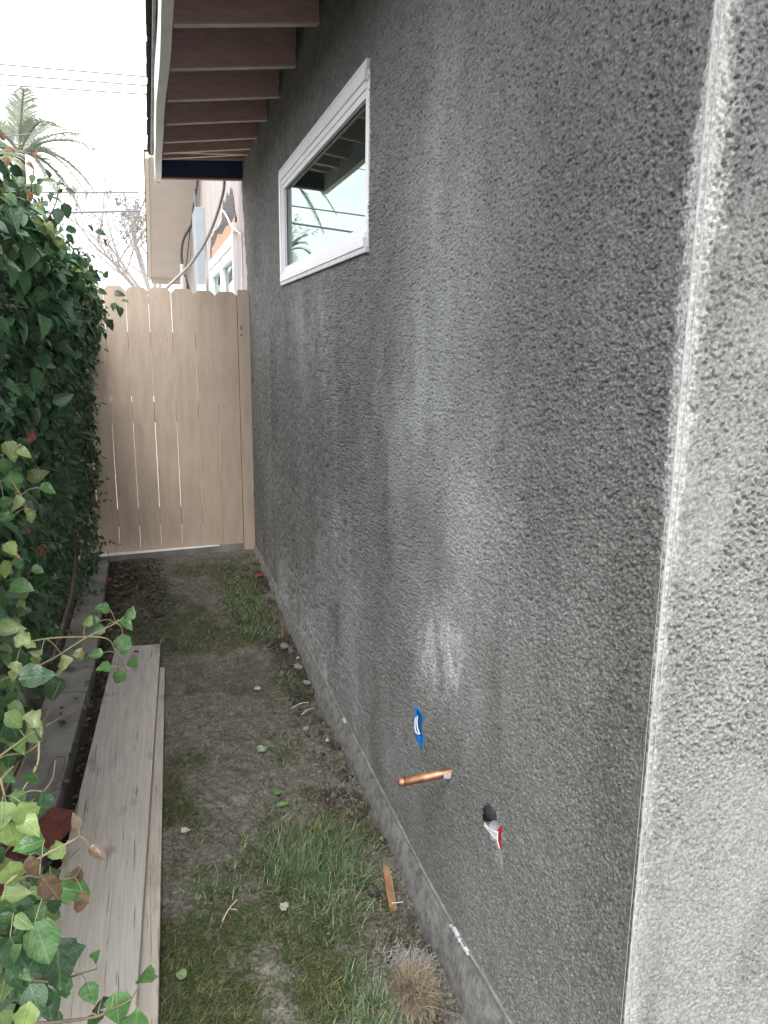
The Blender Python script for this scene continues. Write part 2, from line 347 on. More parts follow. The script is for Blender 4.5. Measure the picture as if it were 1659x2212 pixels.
    tone = tone*(1-lime)+lime*np.clip(.56+.14*n2, .3, .75)*np.where(main | (Z > 1.05), 1, .8)
    wm = sstep(2.2, .6, Z)*.03; C = np.stack([tone*1.0, tone*(.995-.2*wm), tone*(.955-wm)], -1)
    cool = (sstep(.18, .4, tone)*main)[..., None]; C = C*(1-cool)+cool*np.stack([tone*.985, tone*.995, tone*.98], -1)
    rust = (.12*bump(Y, Z, 2.02, .40, .03, .1))[..., None]; C = C*(1-rust*np.array([.2, .5, 1.]))
    V = np.stack([X, Y, Z], -1).reshape(-1, 3)
    nz_, ni = Z.shape; idx = np.arange(nz_*ni).reshape(nz_, ni)
    F = np.stack([idx[:-1, :-1], idx[:-1, 1:], idx[1:, 1:], idx[1:, :-1]], -1).reshape(-1, 4)
    cy = .25*(Y[:-1, :-1]+Y[1:, 1:]+Y[:-1, 1:]+Y[1:, :-1]).ravel(); cz = .5*(Z[:-1, :-1]+Z[1:, 1:]).ravel(); mc = main[:-1, 1:].ravel()
    win = (cy > 2.735) & (cy < 4.525) & (cz > 1.905) & (cz < 2.465)
    a = (cy-1.515)*math.cos(.35)+(cz-.345)*math.sin(.35); b_ = -(cy-1.515)*math.sin(.35)+(cz-.345)*math.cos(.35)
    hole = mc & ((a/.062)**2+(b_/.047)**2 < 1+.5*vnoise(cy*60, cz*60, 5))
    box = mc & (np.abs(cy-2.062) < .031) & (np.abs(cz-.328) < .052)
    end = mc & (cy > 6.26+.22*np.clip(cz-2.0, 0, 1.2)+.02*fbm(cz*9, cz*0, 3, 6))
    F = F[~(win & mc | hole | box | end)]
    return V, F, C.reshape(-1, 3)
V, F, C = wall_mesh()
mesh('stucco_wall', V, F, m_stucco, house, smooth=True, colors=C)
# weep screed lip under the stucco, foundation stem wall below it
mb = MB(); ys_ = np.arange(.95, 6.21, .05)
def lipz(y): return .055*float(sstep(2.0, 1.15, y))
for a, b in zip(ys_[:-1], ys_[1:]):
    p, q = lipz(a), lipz(b); mb.hexa([(-.008, a, p-.155), (.004, a, p-.155), (.004, b, q-.155), (-.008, b, q-.155), (-.008, a, p-.1505), (.004, a, p-.1505), (.004, b, q-.1505), (-.008, b, q-.1505)])
mb.box(.002, .03, .93, 6.2, -.30, -.1505)
mb.build('weep_screed', m_screed, house)
def foundation():
    ys = np.arange(.94, 6.24, .02); prof = [(.0015, -.159), (-.003, -.164), (-.009, -.172), (-.018, -.186), (-.028, -.205), (-.037, -.228), (-.045, -.255), (-.051, -.285), (-.055, -.33), (-.056, -.46)]
    V = []; F = []
    for j, y in enumerate(ys):
        k = 1+.25*vnoise(np.array([y*2.1]), np.array([3.]), 3)[0] + .25*max(0, (2.2-y))
        for i, (x, z) in enumerate(prof):
            V.append((.0015+(x-.0015)*k + .003*float(vnoise(np.array([y*14.]), np.array([i*.9]), 9)[0])*(i > 1), y, z + lipz(y)*max(0, 1-i/6) + .003*float(vnoise(np.array([y*9.]), np.array([i*1.3]), 4)[0])*(i > 0)))
    n = len(prof)
    for j in range(len(ys)-1):
        for i in range(n-1): F.append((j*n+i, j*n+i+1, (j+1)*n+i+1, (j+1)*n+i))
    mesh('foundation', V, F, m_found, house, smooth=True)
foundation()
MB().box(.02, .8, .955, .975, -.5, -.152).build('foundation', m_found, house)
# lime crust flakes on the lip
for y0, y1 in ((1.60, 1.72), (1.06, 1.1), (3.0, 3.04)):
    mb = MB()
    for i in range(14):
        y = y0+(y1-y0)*i/13; s = random.uniform(.003, .007); mb.box(-.013-random.random()*.003, -.004, y, y+s*1.6, lipz(y)-.157, lipz(y)-.157+s*1.3)
    mb.build('lime_crust', m_plaster, house)
# corner bead
pts = [(-.0015, corner_y(z)-.0015, z) for z in np.linspace(-.13, 3.0, 60)]
mb = MB(); mb.tube(pts, .0016, 6)
mb.tube([(.009, corner_y(z)-.0022, z) for z in np.linspace(-.13, 3.0, 60)], .0007, 4)
mb.tube([(-.0028, corner_y(z)+.007, z) for z in np.linspace(.1, 1.3, 40)], .0006, 4)
mb.build('corner_bead', m_bead, house)
# black sheet standing in for the interior darkness behind the openings
MB().box(.16, .17, 2.6, 4.7, 1.8, 2.6).build('interior_dark', m_dark, house)

# window -------------------------------------------------------------
def ring(mb, y0, y1, z0, z1, w, xf, xb, wt=None, wn=None, xn=-.003):
    wt = wt or w; wn = wn or w
    mb.box(xf, xb, y0, y1, z0, z0+w, bev=.002); mb.box(xf, xb, y0, y1, z1-wt, z1, bev=.002)
    mb.box(max(xf, xn)+.0004, xb, y0, y0+wn, z0+w*.98, z1-wt*.98, bev=.002); mb.box(xf+.0004, xb, y1-w, y1, z0+w*.98, z1-wt*.98, bev=.002)
window = MB(); ring(window, 2.722, 4.572, 1.868, 2.502, .022, -.014, .01, .03, .012); wobj = window.build('window', m_flange, house)
mb = MB(); ring(mb, 2.733, 4.552, 1.888, 2.478, .034, -.019, .03, .040, .014); mb.build('frame', m_vinyl, wobj)
mb = MB(); ring(mb, 2.746, 4.520, 1.920, 2.442, .022, -.010, .03, .028, .010); mb.build('frame', m_vinyl, wobj)
mb = MB(); ring(mb, 2.755, 4.500, 1.940, 2.416, .026, -.003, .03, .026, .014); mb.build('sash', m_vinyl, wobj)
mb = MB(); ring(mb, 2.768, 4.476, 1.964, 2.392, .004, .013, .03, .004); mb.build('gasket', m_dark, wobj)
MB().box(.0162, .022, 2.76, 4.49, 1.95, 2.41).build('pane', m_glass, wobj)

# eave ----------------------------------------------------------------
def rz(x): return 2.90 + .131*x                        # underside of the rafters
for i, y in enumerate([.35, .85, 1.4, 1.95, 2.48, 3.0, 3.53, 4.07, 4.575, 5.05, 5.494, 5.80, 6.12]):
    w = .038; x0 = -.612; x1 = .12; h = .19; mb = MB()
    y0, y1 = y, y+w
    dz = .0 if y != 6.12 else .03
    mb.hexa([(x0, y0, rz(x0)+dz+.002), (x1, y0, rz(x1)+dz+.002), (x1, y1, rz(x1)+dz+.002), (x0, y1, rz(x0)+dz+.002), (x0, y0, rz(x0)+h), (x1, y0, rz(x1)+h), (x1, y1, rz(x1)+h), (x0, y1, rz(x0)+h)])
    r_ = mb.build('rafter', m_rafter, house)
    mb = MB(); mb.hexa([(x0, y0-.001, rz(x0)+dz-.006), (x1, y0-.001, rz(x1)+dz-.006), (x1, y1+.001, rz(x1)+dz-.006), (x0, y1+.001, rz(x0)+dz-.006),
                        (x0, y0-.001, rz(x0)+dz+.0018), (x1, y0-.001, rz(x1)+dz+.0018), (x1, y1+.001, rz(x1)+dz+.0018), (x0, y1+.001, rz(x0)+dz+.0018)])
    mb.build('bottom_edge', m_rafterb, r_)
MB().hexa([(-.60, 5.86, rz(-.6)+.012), (.0, 6.02, rz(0)+.0), (.0, 6.05, rz(0)+.0), (-.60, 5.89, rz(-.6)+.012), (-.60, 5.86, rz(-.6)+.05), (.0, 6.02, rz(0)+.04), (.0, 6.05, rz(0)+.04), (-.60, 5.89, rz(-.6)+.05)]).build('brace', m_rafterb, house)
MB().hexa([(-.612, .3, rz(-.612)+.192), (.6, .3, rz(.6)+.192), (.6, 6.42, rz(.6)+.192), (-.612, 6.42, rz(-.612)+.192),
           (-.612, .3, rz(-.612)+.21), (.6, .3, rz(.6)+.21), (.6, 6.42, rz(.6)+.21), (-.612, 6.42, rz(-.612)+.21)]).build('roof_sheathing', m_sheath, house)
MB().hexa([(-.635, 6.36, 2.765), (-.0, 6.36, 2.80), (-.0, 6.398, 2.80), (-.635, 6.398, 2.765), (-.635, 6.36, 2.90), (-.0, 6.36, 2.95), (-.0, 6.398, 2.95), (-.635, 6.398, 2.90)]).build('end_rafter', m_blue, house)
MB().hexa([(-.635, 6.352, 2.752), (.01, 6.352, 2.785), (.01, 6.40, 2.785), (-.635, 6.40, 2.752), (-.635, 6.352, 2.7635), (.01, 6.352, 2.7985), (.01, 6.40, 2.7985), (-.635, 6.40, 2.7635)]).build('end_trim', m_sheath, house)
MB().hexa([(-.612, 6.30, 2.885), (.0, 6.30, 2.925), (.0, 6.3585, 2.925), (-.612, 6.3585, 2.885), (-.612, 6.30, 3.02), (.0, 6.30, 3.09), (.0, 6.3585, 3.09), (-.612, 6.3585, 3.02)]).build('end_block', m_rafter, house)
# fascia with slight waviness
mb = MB(); 
ysf = np.linspace(.3, 6.43, 28)
def fx(y): return .0035*math.sin(y*2.3)+.002*math.sin(y*5.1+1)
for a, b in zip(ysf[:-1], ysf[1:]):
    f0, f1 = fx(a), fx(b); zz = 2.745+.004*math.sin(a*1.7); z2 = 2.745+.004*math.sin(b*1.7)
    mb.hexa([(-.672+f0, a, zz), (-.628+f0, a, zz), (-.628+f1, b, z2), (-.672+f1, b, z2), (-.672+f0, a, 2.965), (-.628+f0, a, 2.965), (-.628+f1, b, 2.965), (-.672+f1, b, 2.965)])
mb.build('fascia', m_fascia, house)
mb = MB().box(-.688, -.6745, .3, 6.44, 2.925, 2.99); mb.build('drip_edge', m_screed, house)
mb = MB(); y = .28
while y < 6.48:
    l = random.uniform(.12, .2); o = random.uniform(-.004, .003)
    mb.hexa([(-.712+o, y, 2.972), (.6, y, 3.20), (.6, y+l, 3.20), (-.712+o, y+l, 2.972), (-.712+o, y, 2.992), (.6, y, 3.225), (.6, y+l, 3.225), (-.712+o, y+l, 2.992)]); y += l+.003
mb.build('shingles', m_shingle, house)
tag(MB().tube(curve([(-.655, 6.43, 2.748), (-.648, 6.435, 2.738), (-.632, 6.43, 2.733)], 4), .003, 5).build('nail', m_screed, house))

# utility openings in the stucco -----------------------------------------
ob = MB(); y0, y1, z0, z1 = 2.029, 2.096, .274, .384
ob.box(-.003, .05, y0, y0+.004, z0, z1); ob.box(-.003, .05, y1-.004, y1, z0, z1); ob.box(-.003, .05, y0+.004, y1-.004, z0, z0+.004); ob.box(-.003, .05, y0+.004, y1-.004, z1-.004, z1); ob.box(.046, .05, y0+.004, y1-.004, z0+.004, z1-.004)
outlet = ob.build('outlet_box', m_tape, house); outlet['label'] = 'blue plastic outlet box set in the stucco'
mb = MB(); mb.hexa([(-.0035, 2.031, .262), (.0, 2.05, .270), (.002, 2.095, .284), (-.0035, 2.095, .276), (-.0065, 2.031, .300), (-.003, 2.05, .300), (-.003, 2.095, .296), (-.0065, 2.095, .296)])
mb.hexa([(-.006, 2.074, .29), (-.004, 2.076, .29), (-.004, 2.098, .29), (-.006, 2.098, .29), (-.006, 2.078, .385), (-.004, 2.080, .385), (-.004, 2.098, .385), (-.006, 2.098, .385)])
mb.build('tape', m_tape, outlet)
mb = MB(); mb.tube(curve([(-.007, 2.086, .350), (-.009, 2.084, .330), (-.010, 2.078, .312), (-.009, 2.062, .306), (-.002, 2.052, .308)], 5), .0024, 6)
mb.tube(curve([(-.006, 2.070, .364), (-.009, 2.067, .345), (-.009, 2.058, .325), (-.006, 2.047, .312)], 5), .0024, 6)
mb.build('wire', m_white, outlet)
MB().box(.0, .045, 2.035, 2.058, .31, .372).build('wire_bundle', m_condd, outlet)
mb = MB(); mb.tube([(.05, 1.797, .327), (-.002, 1.8, .322), (-.142, 1.803, .3145)], .0122, 20); mb.tube([(-.1415, 1.803, .3145), (-.150, 1.8032, .3142)], [.0129, .0124], 20)
mb.tube([(-.1425, 1.803, .3145), (-.153, 1.803, .314), (-.160, 1.803, .3137), (-.1635, 1.803, .3135)], [.0128, .0118, .0065, .0015], 20)
cp = mb.build('pipe_stub', m_copper, house, smooth=True); cp['label'] = 'copper pipe stub with soldered round cap'
mb = MB()
for i in range(16):
    a = random.uniform(-1.9, .4); s = random.uniform(.003, .006); cx = -.012+random.uniform(-.012, .006)
    c = Vector((cx, 1.801+.012*math.cos(a+math.pi), .3215+.012*math.sin(a))); mb.box(c.x-s*1.2, c.x+s, c.y-s*.6, c.y+s*.6, c.z-s, c.z+s, bev=s*.3)
mb.build('plaster_blob', m_plaster, cp)
mb = MB(); mb.box(.07, .075, 1.38, 1.65, .2, .5); 
cav = mb.build('cavity', m_dark, house)
MB().tube([(.035, 1.62, .30), (.030, 1.54, .365), (.03, 1.50, .42)], .022, 16).build('conduit', m_condd, cav, smooth=True)
MB().tube(curve([(.012, 1.47, .372), (.006, 1.482, .352), (.004, 1.487, .333), (.01, 1.478, .30)], 5), .006, 8).build('red_wire', m_red, cav, smooth=True)
mb = MB(); mb.tube(curve([(.0, 1.56, .318), (-.006, 1.52, .330), (-.006, 1.48, .348)], 5), .0017, 6); mb.tube([(-.003, 1.556, .315), (-.008, 1.48, .331)], .0017, 6); mb.tube(curve([(-.004, 1.478, .352), (-.007, 1.470, .33), (.0, 1.466, .305)], 5), .0017, 6)
mb.build('tie_wire', m_white, cav)
mb = MB(); bmv = []
ny, nz2 = 16, 16
for i in range(ny):
    for j in range(nz2):
        y = 1.44+.13*i/(ny-1); z = .26+.07*j/(nz2-1); bmv.append((.006+.004*random.random()+.03*(j/(nz2-1))**2, y, z))
mb.add(bmv, [(i*nz2+j, (i+1)*nz2+j, (i+1)*nz2+j+1, i*nz2+j+1) for i in range(ny-1) for j in range(nz2-1)]); mb.build('plaster_fill', m_plaster, cav)

# ================================================================== older house beyond the gate
old = thing('older_house', 'older pinkish stucco house beyond the gate with painted rake soffit and grey meter panel', 'house', (0, 10, 0))
def sz(y): return 3.73-.22*(y-11.5)
def old_wall():
    ys = np.concatenate([np.arange(6.24, 10, .03), np.arange(10, 18.6, .08)]); V = []; F = []
    zs = np.linspace(-.2, 1, 30); n = 60
    for y in ys:
        top = min(sz(y), 3.3) if y < 18.6 else 2.7
        top = sz(y) if y > 10 else 4.1
        for j in range(n):
            z = -.2+(top+.2)*j/(n-1); V.append((.012+.004*float(vnoise(np.array([y*8.]), np.array([z*8.]), 2)[0]), y, z))
    for i in range(len(ys)-1):
        for j in range(n-1):
            y = ys[i]; z = V[i*n+j][2]
            if 6.98 < y < 9.62 and 1.2 < z < 2.46: continue
            F.append((i*n+j, (i+1)*n+j, (i+1)*n+j+1, i*n+j+1))
    return V, F
V, F = old_wall(); mesh('old_wall', V, F, m_oldst, old, smooth=True)
MB().hexa([(-.65, 10.9, sz(10.9)), (.02, 10.9, sz(10.9)), (.02, 16.05, sz(16.05)), (-.665, 16.05, sz(16.05)), (-.65, 10.9, sz(10.9)+.03), (.02, 10.9, sz(10.9)+.03), (.02, 16.05, sz(16.05)+.03), (-.665, 16.05, sz(16.05)+.03)]).build('soffit', m_soffit, old)
MB().hexa([(-.70, 10.9, sz(10.9)-.02), (-.652, 10.9, sz(10.9)-.02), (-.667, 16.12, sz(16.12)-.02), (-.72, 16.12, sz(16.12)-.02), (-.70, 10.9, sz(10.9)+.06), (-.652, 10.9, sz(10.9)+.06), (-.667, 16.12, sz(16.12)+.06), (-.72, 16.12, sz(16.12)+.06)]).build('rake_board', m_trim, old)
MB().box(-.667, -.02, 16.055, 16.09, 2.62, 2.80).build('end_fascia', m_trim, old)
MB().hexa([(-.712, 10.9, sz(10.9)+.062), (.5, 10.9, sz(10.9)+.062), (.5, 16.2, sz(16.2)+.062), (-.735, 16.2, sz(16.2)+.062), (-.712, 10.9, sz(10.9)+.09), (.5, 10.9, sz(10.9)+.09), (.5, 16.2, sz(16.2)+.09), (-.735, 16.2, sz(16.2)+.09)]).build('roof', m_shingle, old)
w = MB(); 
def oring(mb, y0, y1, z0, z1, w, xf, xb):
    mb.box(xf, xb, y0, y1, z0, z0+w); mb.box(xf, xb, y0, y1, z1-w, z1); mb.box(xf+.001, xb, y0, y0+w, z0+w, z1-w); mb.box(xf+.001, xb, y1-w, y1, z0+w, z1-w)
oring(w, 6.95, 9.70, 1.25, 2.47, .09, -.03, .03); ow = w.build('window', m_vinyl, old)
for a, b in ((7.06, 8.28), (8.36, 9.60)):
    w = MB(); oring(w, a, b, 1.35, 2.375, .1, -.012, .03); w.build('sash', m_vinyl, ow)
    MB().box(.02, .026, a+.09, b-.09, 1.44, 2.29).build('pane', m_glass, ow)
MB().box(.08, .09, 6.8, 9.8, 1.1, 2.6).build('interior_dark', m_dark, old)  # black sheet in place of the unlit room behind the panes
MB().box(-.028, .01, 6.93, 7.02, 2.471, 2.55).build('window_flashing', m_white, old)
def wallpoly(name, pts, x, m, th=.006, parent=old):
    n = len(pts); V = [(x, a, b) for a, b in pts]+[(x+th, a, b) for a, b in pts]
    return mesh(name, V, [tuple(range(n)), tuple(range(n, 2*n))[::-1]]+[(i, (i+1) % n, n+(i+1) % n, n+i) for i in range(n)], m, parent)
wallpoly('torn_paper', [(9.72, 2.49), (9.8, 2.60), (9.62, 2.74), (9.2, 2.73), (8.9, 2.78), (8.5, 2.74), (8.2, 2.79), (7.98, 2.90), (7.8, 2.83), (7.62, 2.91), (7.45, 2.82), (7.3, 2.90), (7.15, 2.80), (7.05, 2.66), (6.95, 2.60), (7.2, 2.56), (7.9, 2.62), (8.6, 2.62), (9.2, 2.58), (9.5, 2.49)], .0005, m_paper)
wallpoly('plywood_patch', [(6.94, 2.475), (6.95, 2.60), (7.3, 2.585), (7.7, 2.62), (8.1, 2.60), (8.6, 2.66), (9.0, 2.61), (9.4, 2.60), (9.5, 2.475)], -.008, m_ply, .006)
MB().box(-.112, .01, 10.6, 11.3, 1.4, 3.24, bev=.004).build('meter_panel', m_panel, old)
MB().box(-.145, -.03, 10.2, 10.3, 1.75, 2.24, bev=.01).build('junction_box', m_white, old)
MB().tube([(-.053, 11.5, 3.62), (-.042, 11.5, 3.385), (-.04, 11.45, 3.24)], .022, 8).build('conduit', m_panel, old)
MB().tube([(-.262, 11.5, 2.60), (-.279, 11.5, 1.9)], .03, 8).build('conduit', m_soffit, old)
mb = MB(); mb.tube([(-.229, 11.5, 2.485), (-.233, 11.5, 1.9)], .018, 8); mb.build('conduit', m_cable_g, old)
tag(MB().tube(curve([(-.066, 11.5, 3.186), (-.152, 11.5, 3.072), (-.229, 11.5, 2.938), (-.262, 11.5, 2.787), (-.263, 11.5, 2.636), (-.239, 11.5, 2.485), (-.187, 11.5, 2.261), (-.15, 11.5, 2.0)], 5), .02, 7).build('cable', m_cable_b), 'thick black cable bowed out from behind the grey meter panel', 'cable')
tag(MB().tube(curve([(-.002, 11.5, 3.73), (-.03, 11.5, 3.563), (-.078, 11.5, 3.373), (-.106, 11.5, 3.194), (-.145, 11.5, 2.993), (-.189, 11.5, 2.689), (-.219, 11.5, 2.485), (-.2, 11.5, 2.0)], 4), .010, 6).build('cable', m_cable_b), 'thin dark cable running down the corner between soffit and pink wall', 'cable')
tag(MB().tube(curve([(-.117, 6.6, 2.84), (-.13, 6.6, 2.737), (-.177, 6.6, 2.586), (-.242, 6.6, 2.428), (-.306, 6.6, 2.309), (-.369, 6.6, 2.219), (-.451, 6.6, 2.116), (-.617, 6.6, 1.958), (-.70, 6.6, 1.85)], 6), .0125, 8).build('cable', m_cable_g, smooth=True), 'long grey cable hanging from the eave end down behind the fence top', 'cable')
tag(MB().tube(curve([(-.02, 10.628, 2.0), (-.02, 10.058, 2.558), (-.02, 9.546, 2.761), (-.03, 8.435, 2.699), (-.04, 7.793, 2.69), (-.05, 7.566, 2.74), (-.045, 7.195, 2.625), (-.035, 6.978, 2.526), (-.025, 6.507, 2.412), (-.022, 6.35, 2.338), (-.022, 6.38, 1.97), (-.022, 6.38, 1.7)], 6), .008, 7).build('cable', m_white, smooth=True), 'white cable looped over the torn stucco above the far window', 'cable')

# ================================================================== gate / fence
fence = thing('wooden_fence', 'beige painted dog-eared board fence closing the side yard', 'fence', (-.6, 6.17, -.15))
gx = [-1.56, -1.402, -1.241, -1.088, -.93, -.765, -.597, -.427, -.265, -.096]
tops = [1.94, 1.94, 1.937, 1.937, 1.937, 1.933, 1.935, 1.931, 1.923, 1.92]
for i in range(len(gx)-1):
    g = (.0016, .0011, .0019, .0012, .0014, .0019, .0012, .0016, .0012)[i]
    x0, x1 = gx[i]+g, gx[i+1]-g*.6; lean = -.012*(i % 3-1)*.35
    zt = tops[i+1]; zb = -.149+.015*(x0+1.18); c = .032; y0 = 6.17; y1 = 6.188
    # edges bow very slightly so the slits open and close along their height
    nz_ = 12; prof = []
    zz = np.linspace(zb, zt-c, nz_); wv = [.0005*math.sin(4*z+i*2.1) for z in zz]
    ring_ = [(x0+w_, z) for z, w_ in zip(zz, wv)] + [(x0+c, zt), (x1-c, zt)] + [(x1+w_*.8, z) for z, w_ in list(zip(zz, wv))[::-1]]
    n = len(ring_); yo = random.uniform(-.002, .002)
    V = [(x, y0+yo, z) for x, z in ring_]+[(x, y1+yo, z) for x, z in ring_]
    b = mesh('board', V, [tuple(range(n)), tuple(range(n, 2*n))[::-1]]+[(k, (k+1) % n, n+(k+1) % n, n+k)[::-1] for k in range(n)], m_fence, fence)
    mb = MB()
    for z in (1.56, 1.0, .17):
        for dx in (.03, .115):
            zz_ = z+random.uniform(-.03, .03); xx = x0+dx+random.uniform(-.008, .008); MB().tube([(xx, y0+yo-.0012, zz_), (xx, y0+yo+.002, zz_)], .0034, 6).build('nail', m_fence_d, b)
V = [(-.092, -.19), (.0, -.19), (-.001, 1.90), (-.02, 1.94), (-.092, 1.935)]
n = 5; VV = [(x, 6.150, z) for x, z in V]+[(x, 6.1685, z) for x, z in V]
post = mesh('post_board', VV, [tuple(range(n)), tuple(range(n, 2*n))[::-1]]+[(k, (k+1) % n, n+(k+1) % n, n+k)[::-1] for k in range(n)], m_fence, fence)
MB().tube(curve([(-.072, 6.146, 1.63), (-.071, 6.142, 1.645), (-.073, 6.15, 1.66)], 3), .004, 6).build('latch_hole', m_condd, post)
MB().tube([(-.07, 6.147, 1.59), (-.07, 6.151, 1.59)], .007, 10).build('latch_hole', m_dark, post)
for z0, z1 in ((1.47, 1.60), (.90, 1.06), (.06, .20)):
    MB().box(-1.56, -.0, 6.191, 6.23, z0, z1).build('rail', m_fence_d, fence)
MB().box(-.095, -.005, 6.232, 6.32, -.2, 1.9).build('post', m_fence_d, fence)
curb = MB().hexa([(-1.30, 6.085, -.32), (-.095, 6.170, -.32), (-.095, 6.30, -.32), (-1.30, 6.30, -.32), (-1.30, 6.085, -.153), (-.095, 6.170, -.140), (-.095, 6.30, -.140), (-1.30, 6.30, -.153)])
curb = tag(curb.build('concrete_curb', m_conc), 'low concrete curb under the foot of the board fence', 'curb')
MB().hexa([(-1.28, 6.088, -.1525), (-.3, 6.156, -.1425), (-.3, 6.169, -.1425), (-1.28, 6.169, -.1525), (-1.28, 6.090, -.147), (-.3, 6.157, -.137), (-.3, 6.169, -.137), (-1.28, 6.169, -.147)]).build('lit_curb_top', m_vinyl, curb)  # white strip paints the light from behind onto the curb top
tag(MB().box(-8, -.1, 6.31, 24, -.4, -.16).build('patio', m_conc_l), kind='structure')

# ================================================================== slabs, planks, bricks
def quadslab(name, pts, z0, z1, m, label, cat, group=None, bev=.004):
    """solid slab with the four plan corners given, top at z1; origin at its centre, long axis kept"""
    bm = bmesh.new(); lo = [bm.verts.new((x, y, z0)) for x, y in pts]; hi = [bm.verts.new((x, y, z1)) for x, y in pts]
    bm.faces.new(lo[::-1]); bm.faces.new(hi)
    for i in range(4): bm.faces.new((lo[i], lo[(i+1) % 4], hi[(i+1) % 4], hi[i]))
    bmesh.ops.recalc_face_normals(bm, faces=bm.faces[:]); bmesh.ops.bevel(bm, geom=bm.edges[:], offset=bev, segments=2, affect='EDGES', profile=.6)
    me = bpy.data.meshes.new(name); bm.to_mesh(me); bm.free(); me.materials.append(m)
    o = bpy.data.objects.new(name, me); COL.objects.link(o); return tag(o, label, cat, group)
quadslab('concrete_slab', [(-1.335, 4.02), (-1.152, 4.0), (-1.172, 6.08), (-1.33, 6.08)], -.26, -.175, m_conc, 'farthest narrow concrete edging slab, reaching the fence curb', 'concrete slab', 'concrete edging slabs', .007)
quadslab('concrete_slab', [(-1.352, 3.72), (-1.163, 3.70), (-1.153, 3.985), (-1.336, 3.995)], -.27, -.172, m_conc, 'short concrete edging slab between the two long ones', 'concrete slab', 'concrete edging slabs', .007)
quadslab('concrete_slab', [(-1.44, 1.2), (-1.262, 1.2), (-1.165, 3.665), (-1.352, 3.69)], -.27, -.16, m_conc, 'nearest long concrete edging slab with the red brick on it', 'concrete slab', 'concrete edging slabs', .007)
p2 = quadslab('wood_plank', [(-1.10, .9), (-.872, .9), (-.788, 3.93), (-1.01, 3.94)], -.232, -.193, m_plank2, 'lower narrow-looking weathered plank half covered by the wider grey one', 'plank', 'weathered planks on the ground')
p1 = quadslab('wood_plank', [(-1.222, .9), (-.935, .9), (-.805, 4.165), (-1.050, 4.185)], -.1915, -.153, m_plank, 'wide weathered grey plank lying on top beside the hedge', 'plank', 'weathered planks on the ground')
def brick(loc, rz_, label, tilt=0):
    bm = bmesh.new(); bmesh.ops.create_cube(bm, size=1)
    for v in bm.verts: v.co = Vector((v.co.x*.098, v.co.y*.2, v.co.z*.06))
    bmesh.ops.subdivide_edges(bm, edges=bm.edges[:], cuts=1)
    bmesh.ops.bevel(bm, geom=[e for e in bm.edges if e.calc_face_angle(0) > 1], offset=.004, segments=2, affect='EDGES')
    for v in bm.verts: v.co += Vector([random.uniform(-.0008, .0008) for _ in range(3)])
    me = bpy.data.meshes.new('brick'); bm.to_mesh(me); bm.free(); me.materials.append(m_brick)
    o = bpy.data.objects.new('brick', me); COL.objects.link(o); o.location = loc; o.rotation_euler = (tilt, 0, rz_); tag(o, label, 'brick', 'red bricks beside the plank')
brick((-1.208, 2.50, -.129), R(-28), 'red brick lying on the concrete slab beside the grey plank')
brick((-1.325, 2.36, -.13), R(20), 'second red brick almost hidden under the shrub leaves')
tag(MB().tube(curve([(-1.26, 2.86, -.152), (-1.225, 2.93, -.09), (-1.185, 2.90, -.085), (-1.20, 2.80, -.11), (-1.225, 2.74, -.125)], 6), .0016, 5).build('bent_wire', m_condd), 'thin rusty wire loop standing on the slab behind the brick', 'wire')

# ================================================================== ground
def gheight(x, y, detail=True):
    x = np.asarray(x, float); y = np.asarray(y, float)
    z = -.238 + .045*sstep(3.2, 6.0, y)
    z = z + .030*bump(x, y, -.02, 3.9, .13, .45) + .028*bump(x, y, -.05, 3.0, .14, .4) + .03*bump(x, y, -.04, 2.3, .13, .35) + .025*bump(x, y, -.10, 4.6, .1, .3)
    z = z - .040*sstep(-.24, -.06, x)*sstep(5.2, 3.6, y)
    z = z - .03*bump(x, y, -.03, 1.86, .07, .12) - .012*bump(x, y, -.08, 3.45, .08, .1)
    z = z - .02*sstep(-1.0, -1.2, x)
    if detail:
        z = z + .012*fbm(x*5, y*5, 3, 51) + .011*fbm(x*19, y*19, 3, 52) + .006*fbm(x*70, y*70, 2, 53)
        wall = sstep(-.32, -.08, x+.06*fbm(y*4, x*4, 2, 54))
        z = z + wall*(.015*np.abs(fbm(x*42, y*42, 3, 55)) + .006*fbm(x*110, y*110, 2, 56))
        dent = np.minimum(0, fbm(x*9+2, y*6, 2, 57)+.35); z = z + .022*dent*sstep(-1.0, -.8, x)
    return z
def green_density(x, y):
    g = (1.15*bump(x, y, -.25, 4.95, .15, .7) + 1.1*bump(x, y, -.26, 2.2, .17, .22) + .5*bump(x, y, -.33, 1.62, .13, .2) + .65*bump(x, y, -.18, 3.62, .12, .28)
         + .8*bump(x, y, -.22, 4.35, .13, .22) + .25*bump(x, y, -.76, 2.25, .10, .25) + .4*bump(x, y, -.80, 1.72, .07, .3) + .45*bump(x, y, -.62, 4.3, .18, .35) + .4*bump(x, y, -.5, 2.35, .2, .3)
         + .35*bump(x, y, -.38, 1.98, .12, .12) + .35*bump(x, y, -.55, 3.35, .2, .2) + .4*bump(x, y, -.35, 2.9, .1, .1) + .6*bump(x, y, -.45, 1.35, .25, .22))
    g = g + .30*sstep(.28, .55, fbm(x*11, y*8, 3, 62))*sstep(-.12, -.25, x) + .45*bump(x, y, -.30, 3.0, .1, .16) + .4*bump(x, y, -.55, 1.95, .08, .1) + .4*bump(x, y, -.40, 2.62, .09, .12)
    bare = .8*bump(x, y, -.5, 3.75, .22, .28) + .8*bump(x, y, -.52, 2.85, .18, .22) + .7*bump(x, y, -.58, 1.75, .13, .2) + .6*bump(x, y, -.33, 2.75, .12, .15)
    return np.clip(g+.35*fbm(x*7, y*5, 3, 61)*np.clip(g*2, .2, 1)-.55*bare, 0, 1.4)
